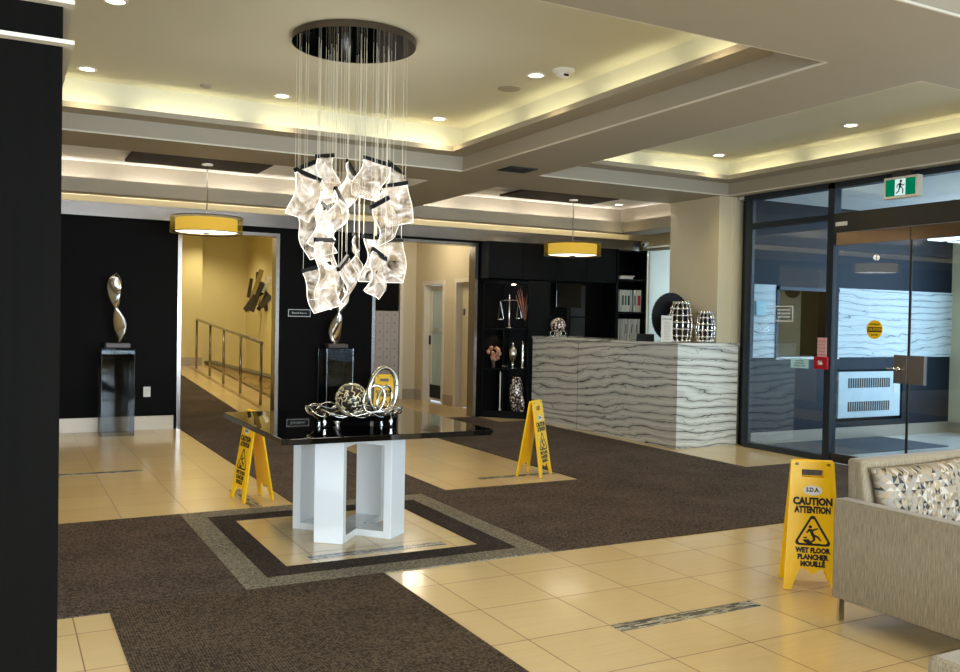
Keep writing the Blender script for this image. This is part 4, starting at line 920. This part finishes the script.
# scales
js = thing('balance_scales', 'silver balance scales on the top shelf of the display unit', 'balance scales', inunit(.37, .09, 1.272), math.radians(-38))
MB().lathe([(.06, 0), (.06, .012), (.02, .03), (.012, .06), (.01, .40), (.02, .42), (.012, .44), (.006, .47)], 20).build('column', 'chrome', js, smooth=True)
bm_ = MB().tube([(-.13, 0, .385), (-.05, 0, .40), (0, 0, .395), (.05, 0, .40), (.13, 0, .385)], .005, 8).build('beam', 'chrome', js, smooth=True)
for s_ in (-1, 1):
    zz = .10 if s_ < 0 else .12
    pn = MB().lathe([(.01, zz), (.045, zz+.012), (.055, zz+.03), (.05, zz+.03), (.01, zz+.006)], 20, (s_*.13, 0, 0)).build('pan', 'chrome', bm_, smooth=True)
    mb = MB()
    for k in range(3): a = k*2*PI/3; mb.tube([(s_*.13, 0, .385), (s_*.13+.05*math.cos(a), .05*math.sin(a), zz+.03)], .0015, 4)
    mb.build('chains', 'chrome', bm_)
random.seed(8)
tw = thing('dried_twigs', 'reddish dried twigs arranged on the upper right shelf of the display unit', 'dried twigs', inunit(.60, .13, 1.272))
MB().lathe([(.025, 0), (.03, .05), (.02, .12)], 14).build('holder', 'blackplastic', tw, smooth=True)
for k in range(9):
    a = random.uniform(-.35, .35); L = random.uniform(.35, .5); b = random.uniform(-.3, .3); off = random.uniform(-.05, .0)
    MB().tube([(0, 0, .08), (off+math.sin(a)*L*.5, -.01+b*.05, .08+L*.5), (math.sin(a)*L+off, b*.1, .08+L)], .004, 5, rr=[.004, .006, .002]).build('twig', 'twig', tw, smooth=True)
bq = thing('dried_bouquet', 'round bouquet of dried beige flowers on the middle shelf of the display unit', 'dried flowers', inunit(.17, .02, .702))
MB().lathe([(.03, 0), (.02, .05), (.03, .12)], 14).build('pot', 'brownbase', bq, smooth=True)
for k in range(24):
    d = rdir(); MB().sphere((d.x*.085, d.y*.075, .21+d.z*.085), random.uniform(.022, .036), 8, 6).build('flower_head', 'petal' if k % 3 else 'twig', bq, smooth=True)
vs = thing('silver_urn', 'round silver lidded urn on the middle shelf of the display unit', 'urn', inunit(.43, .10, .702))
MB().lathe([(.02, .0), (.03, .05), (.02, .09), (.055, .14), (.068, .20), (.06, .27), (.025, .32), (.012, .335), (.018, .35), (.006, .38)], 28).build('body', 'silver', vs, smooth=True)
MB().lathe([(.05, 0), (.05, .01), (.02, .02)], 24).build('base', 'chrome', vs, smooth=True)
gs = thing('wire_spectacles', 'pair of tiny wire circles lying on the middle shelf under the silver urn', 'ornament', inunit(.36, -.0, .703), math.radians(20))
mb = MB()
for s_ in (-1, 1): mb.tube([(s_*.034+.024*math.cos(t), .02, .027+.024*math.sin(t)) for t in [2*PI*k/24 for k in range(24)]], .003, 5, True)
mb.tube([(-.01, .02, .03), (.01, .02, .03)], .003, 5); mb.build('frame', 'chrome', gs, smooth=True)
st = thing('slim_statuette', 'slim pale silver statuette at the right of the middle shelf', 'statuette', inunit(.585, .06, .702))
MB().lathe([(.03, 0), (.03, .02), (.016, .04), (.022, .14), (.02, .25), (.012, .29), (.016, .32), (.008, .36), (.004, .39)], 16).build('figure', 'silver', st, smooth=True)
mv = thing('mosaic_vase', 'tall rounded mirror mosaic vase on the bottom shelf of the display unit', 'vase', inunit(.49, .11, .102))
MB().lathe([(.06, 0), (.085, .08), (.10, .2), (.098, .32), (.075, .42), (.055, .475), (.05, .475), (.07, .41)], 36, cap=True).build('body', 'mosaicvase', mv, smooth=True)
mv2 = thing('mosaic_vase', 'small mirror mosaic vase beside the tall one on the bottom shelf', 'vase', inunit(.600, .005, .102))
MB().lathe([(.03, 0), (.04, .06), (.042, .14), (.03, .20), (.022, .24)], 28).build('body', 'mosaicvase', mv2, smooth=True)
tr_ = thing('tall_white_rod', 'tall thin white rod standing at the left of the bottom shelf', 'ornament', inunit(.275, .02, .102), ang)
MB().lathe([(.016, 0), (.016, .02), (.009, .04), (.011, .52), (.004, .56)], 12).build('rod', 'paper', tr_, smooth=True)

# ================================================================== BACK WALL CABINETRY BEHIND THE DESK
def cab(x0, x1, z0, z1, label, y0=11.0, doors=2):
    o = thing('wall_cabinet', label, 'cabinet', ((x0+x1)/2, 11.29, z0)); h = (x1-x0)/2-.004
    box('carcass', (-h, h, y0+.02-11.29, 0, 0, z1-z0), 'cabinet', o)
    for k in range(doors):
        a = -h+k*2*h/doors+.003; b = -h+(k+1)*2*h/doors-.003
        box('door', (a, b, y0-11.29, y0+.018-11.29, .004, z1-z0-.004), 'cabinet', o, bevel=.002)
    return o
cab(6.0, 7.12, 1.97, 2.49, 'black wall cabinet with flat doors above the display unit')
cab(7.12, 8.20, 1.97, 2.49, 'black wall cabinet with flat doors above the monitor niche')
nb = thing('niche_unit', 'black niche with a grey panel behind the reception desk', 'niche', (7.65, 11.29, 0))
box('back', (-.66, .55, -.03, 0, 1.0, 1.965), 'black', nb); box('grey_panel', (-.10, .16, -.05, -.03, 1.1, 1.93), P('charcoal_panel', srgb(44, 44, 46), .5), nb); box('shelf', (-.66, .10, -.28, -.03, 1.44, 1.46), 'cabinet', nb); box('credenza', (-.66, .55, -.40, 0, 0, .76), 'cabinet', nb); box('side', (.50, .55, -.36, 0, .76, 1.965), 'cabinet', nb)
mo = thing('monitor', 'black screen standing in the niche behind the desk', 'monitor', (7.32, 10.965, .765))
box('screen', (-.22, .22, -.02, .02, .82, 1.17), 'glossblack', mo, bevel=.004); box('stand', (-.02, .02, .0, .02, .0, .85), 'blackplastic', mo); box('foot', (-.1, .1, -.07, .07, 0, .012), 'blackplastic', mo)
# open bookcase
bk = thing('bookcase', 'tall open black bookcase beside the reception window', 'bookcase', (8.50, 11.29, 0))
for x in (-.30, .235): box('side', (x, x+.025, -.32, 0, 0, 2.49), 'cabinet', bk)
box('back', (-.275, .235, -.02, 0, 0, 2.49), 'black', bk)
for z in (.10, .62, 1.115, 1.535, 2.03, 2.465): box('shelf', (-.275, .235, -.31, -.02, z-.012, z+.012), 'cabinet', bk)
random.seed(4)
def book(x, z, t, h, mat, lean, label, grp, spine=None):
    o = thing('book', label, 'book', (8.50+x, 11.05, z+.0125), 0, grp); Ml = Matrix.Rotation(lean, 4, 'Y')
    MB().box(0, t, -.0, .18, 0, h).xf(Ml).build('cover', mat, o); MB().box(.004, t-.004, -.001, .17, .003, h+.001).xf(Ml).build('pages', 'paper', o)
    if spine: MB().box(t*.2, t*.8, -.004, -.001, h*.3, h*.75).xf(Ml).build('spine_label', spine, o)
    return o
G1 = 'binders on the middle shelf of the bookcase'; x = -.25
for i, (t, mat, sp, lb) in enumerate([(.05, 'whitep', None, 'white binder at the left end of the upper book row'), (.035, 'teal', 'whitep', 'teal book second in the upper book row'), (.045, 'whitep', 'ink', 'white binder with a dark spine label right of the teal book'), (.05, 'whitep', 'teal', 'white binder with a teal spine label in the upper book row'), (.05, 'whitep', 'ink', 'white binder with a black spine label mid upper row'), (.03, 'teal', None, 'thin teal book in the middle of the upper row')]):
    book(x, 1.535, t, .33, mat, 0, lb, G1, sp); x += t+.006
book(.075, 1.535, .045, .33, 'whitep', 0, 'white binder standing just left of the red labelled one', G1, 'inkgrey'); book(.13, 1.535, .09, .335, 'whitep', 0, 'thick white binder with a red spine label at the right end', G1, 'pinkbook')
G2 = 'books on the lower shelf of the bookcase'; x = -.25
for i in range(3): book(x, 1.115, .034, .30, 'bluebook', 0, ['navy book at the far left of the lower row', 'navy book second from left in the lower row', 'navy book third from left next to the white volumes'][i], G2, 'whitep'); x += .040
for i in range(7): book(x, 1.115, .026, .31, 'whitep', .10 if i in (2, 3, 4) else .03, ['thin white volume %s in the lower book row' % q for q in ('right beside the navy books', 'second after the navy books', 'third after the navy books, leaning', 'in the middle of the white ones, leaning', 'third from the right end, leaning', 'second from the right end', 'at the right end')][i], G2, 'inkgrey' if i % 2 else None); x += .050
fo = thing('book', 'pale book lying flat on the top shelf of the bookcase', 'book', (8.37, 11.08, 2.0435), .1); box('cover', (-.10, .16, -.07, .09, 0, .035), 'paper', fo); box('pages', (-.095, .155, -.072, .085, .005, .03), 'whitep', fo)
fo = thing('book', 'thin grey book lying on the pale flat book', 'book', (8.42, 11.08, 2.079), -.1); box('cover', (-.10, .14, -.06, .08, 0, .018), 'inkgrey', fo); box('pages', (-.095, .135, -.062, .075, .003, .015), 'paper', fo)
# security cameras
for z, lb in ((2.60, 'upper white dome security camera in the corner by the reception window'), (2.42, 'lower white dome security camera in the corner by the reception window')):
    o = thing('security_camera', lb, 'security camera', (8.86, 11.12, z)); MB().tube([(.008, 0, .02), (-.035, 0, .02)], .035, 14).build('mount', 'whitep', o, smooth=True); MB().sphere((-.055, 0, 0), .042, 18, 12).build('dome', 'whitep', o, smooth=True); MB().sphere((-.078, -.02, -.010), .022, 14, 8).build('lens', 'ink', o, smooth=True)

# ================================================================== SCULPTURES ON CLEAR PEDESTALS, WALL PLATES
def pedestal(x, y, w_, h, label):
    o = thing('acrylic_pedestal', label, 'pedestal', (x, y, 0), 0, 'clear pedestals'); a = w_/2
    mb = MB(); t = .008
    for b in ((-a, a, -a, -a+t, 0, h), (-a, a, a-t, a, 0, h), (-a, -a+t, -a+t, a-t, 0, h), (a-t, a, -a+t, a-t, 0, h)): mb.box(*b)
    mb.build('side_panels', 'acrylic', o); box('top_plate', (-a, a, -a, a, h, h+.008), 'acrylic', o)
    mb = MB()
    for sx in (-1, 1):
        for sy in (-1, 1): mb.tube([(sx*(a-.003), sy*(a-.003), 0), (sx*(a-.003), sy*(a-.003), h)], .0045, 6)
    mb.build('corner_edge', 'acryledge', o); return o
pedestal(1.18, 10.98, .35, .985, 'clear acrylic pedestal left of the left opening'); pedestal(3.79, 10.98, .35, .985, 'clear acrylic pedestal between the two openings')
def twist(x, y, z, label, sc_, mir):
    o = thing('twisted_sculpture', label, 'sculpture', (x, y, z), 0, 'twisted sculptures')
    box('base_block', (-.13, .13, -.07, .07, 0, .05), 'brownbase', o, bevel=.004)
    mb = MB(); n = 20; m = 40; rings = []
    for j in range(m+1):
        t = j/m; zz = .052+t*.80*sc_; wdt = .016+.066*abs(math.sin(2*PI*(t*.94+.03)))**.65
        if t > .94: wdt *= max(.05, (1-t)/.06)
        a = -.5+mir*(1.5*(t-.5)+.35*math.sin(t*2*PI)); ox = mir*(.035*math.sin(t*2*PI*.9+.5)-.015); oy = .03*math.cos(t*5)
        th = .014+.016*math.sin(PI*t)
        ring_ = []
        for k in range(n):
            b = 2*PI*k/n; u = wdt*math.cos(b); v = th*math.sin(b)*(1 if t < .97 else .3)
            ring_.append(mb.bm.verts.new((ox+u*math.cos(a)-v*math.sin(a), oy+u*math.sin(a)+v*math.cos(a), zz)))
        rings.append(ring_)
    for a_, b_ in zip(rings, rings[1:]):
        for k in range(n): mb.bm.faces.new((a_[k], a_[(k+1) % n], b_[(k+1) % n], b_[k]))
    mb.bm.faces.new(rings[0][::-1]); mb.bm.faces.new(rings[-1]); mb.build('twisted_form', 'chrome', o, smooth=True); return o
twist(1.19, 10.98, .994, 'tall twisted silver sculpture on the left clear pedestal', 1.0, 1)
twist(3.80, 10.98, .994, 'twisted silver sculpture on the pedestal partly hidden by the chandelier', 1.0, -1)
so = thing('power_outlet', 'white power outlet low on the black wall beside the left opening', 'outlet', (1.555, 11.298, .455))
box('plate', (-.04, .04, -.008, 0, -.06, .06), 'whitep', so, bevel=.002); box('socket', (-.018, .018, -.011, -.008, .008, .042), 'paper', so); box('socket', (-.018, .018, -.011, -.008, -.042, -.008), 'paper', so)
wp = thing('room_plaque', 'small bronze framed name plaque on the black wall right of the left opening', 'plaque', (3.40, 11.298, 1.43))
box('frame', (-.15, .15, -.012, 0, -.05, .05), 'steel', wp, bevel=.002); box('plate', (-.138, .138, -.015, -.012, -.038, .038), 'blackplastic', wp)
mb = MB(); text(mb, 'Board Room', .038, 0, 0, Matrix(((1, 0, 0, 0), (0, 0, -1, -.016), (0, 1, 0, 0), (0, 0, 0, 1)))); mb.build('lettering', 'whiteprint', wp)
spot('sculpture_spot', (1.2, 10.2, 3.05), 10, WARM, 40); spot('sculpture_spot', (3.8, 10.2, 3.05), 10, WARM, 40)
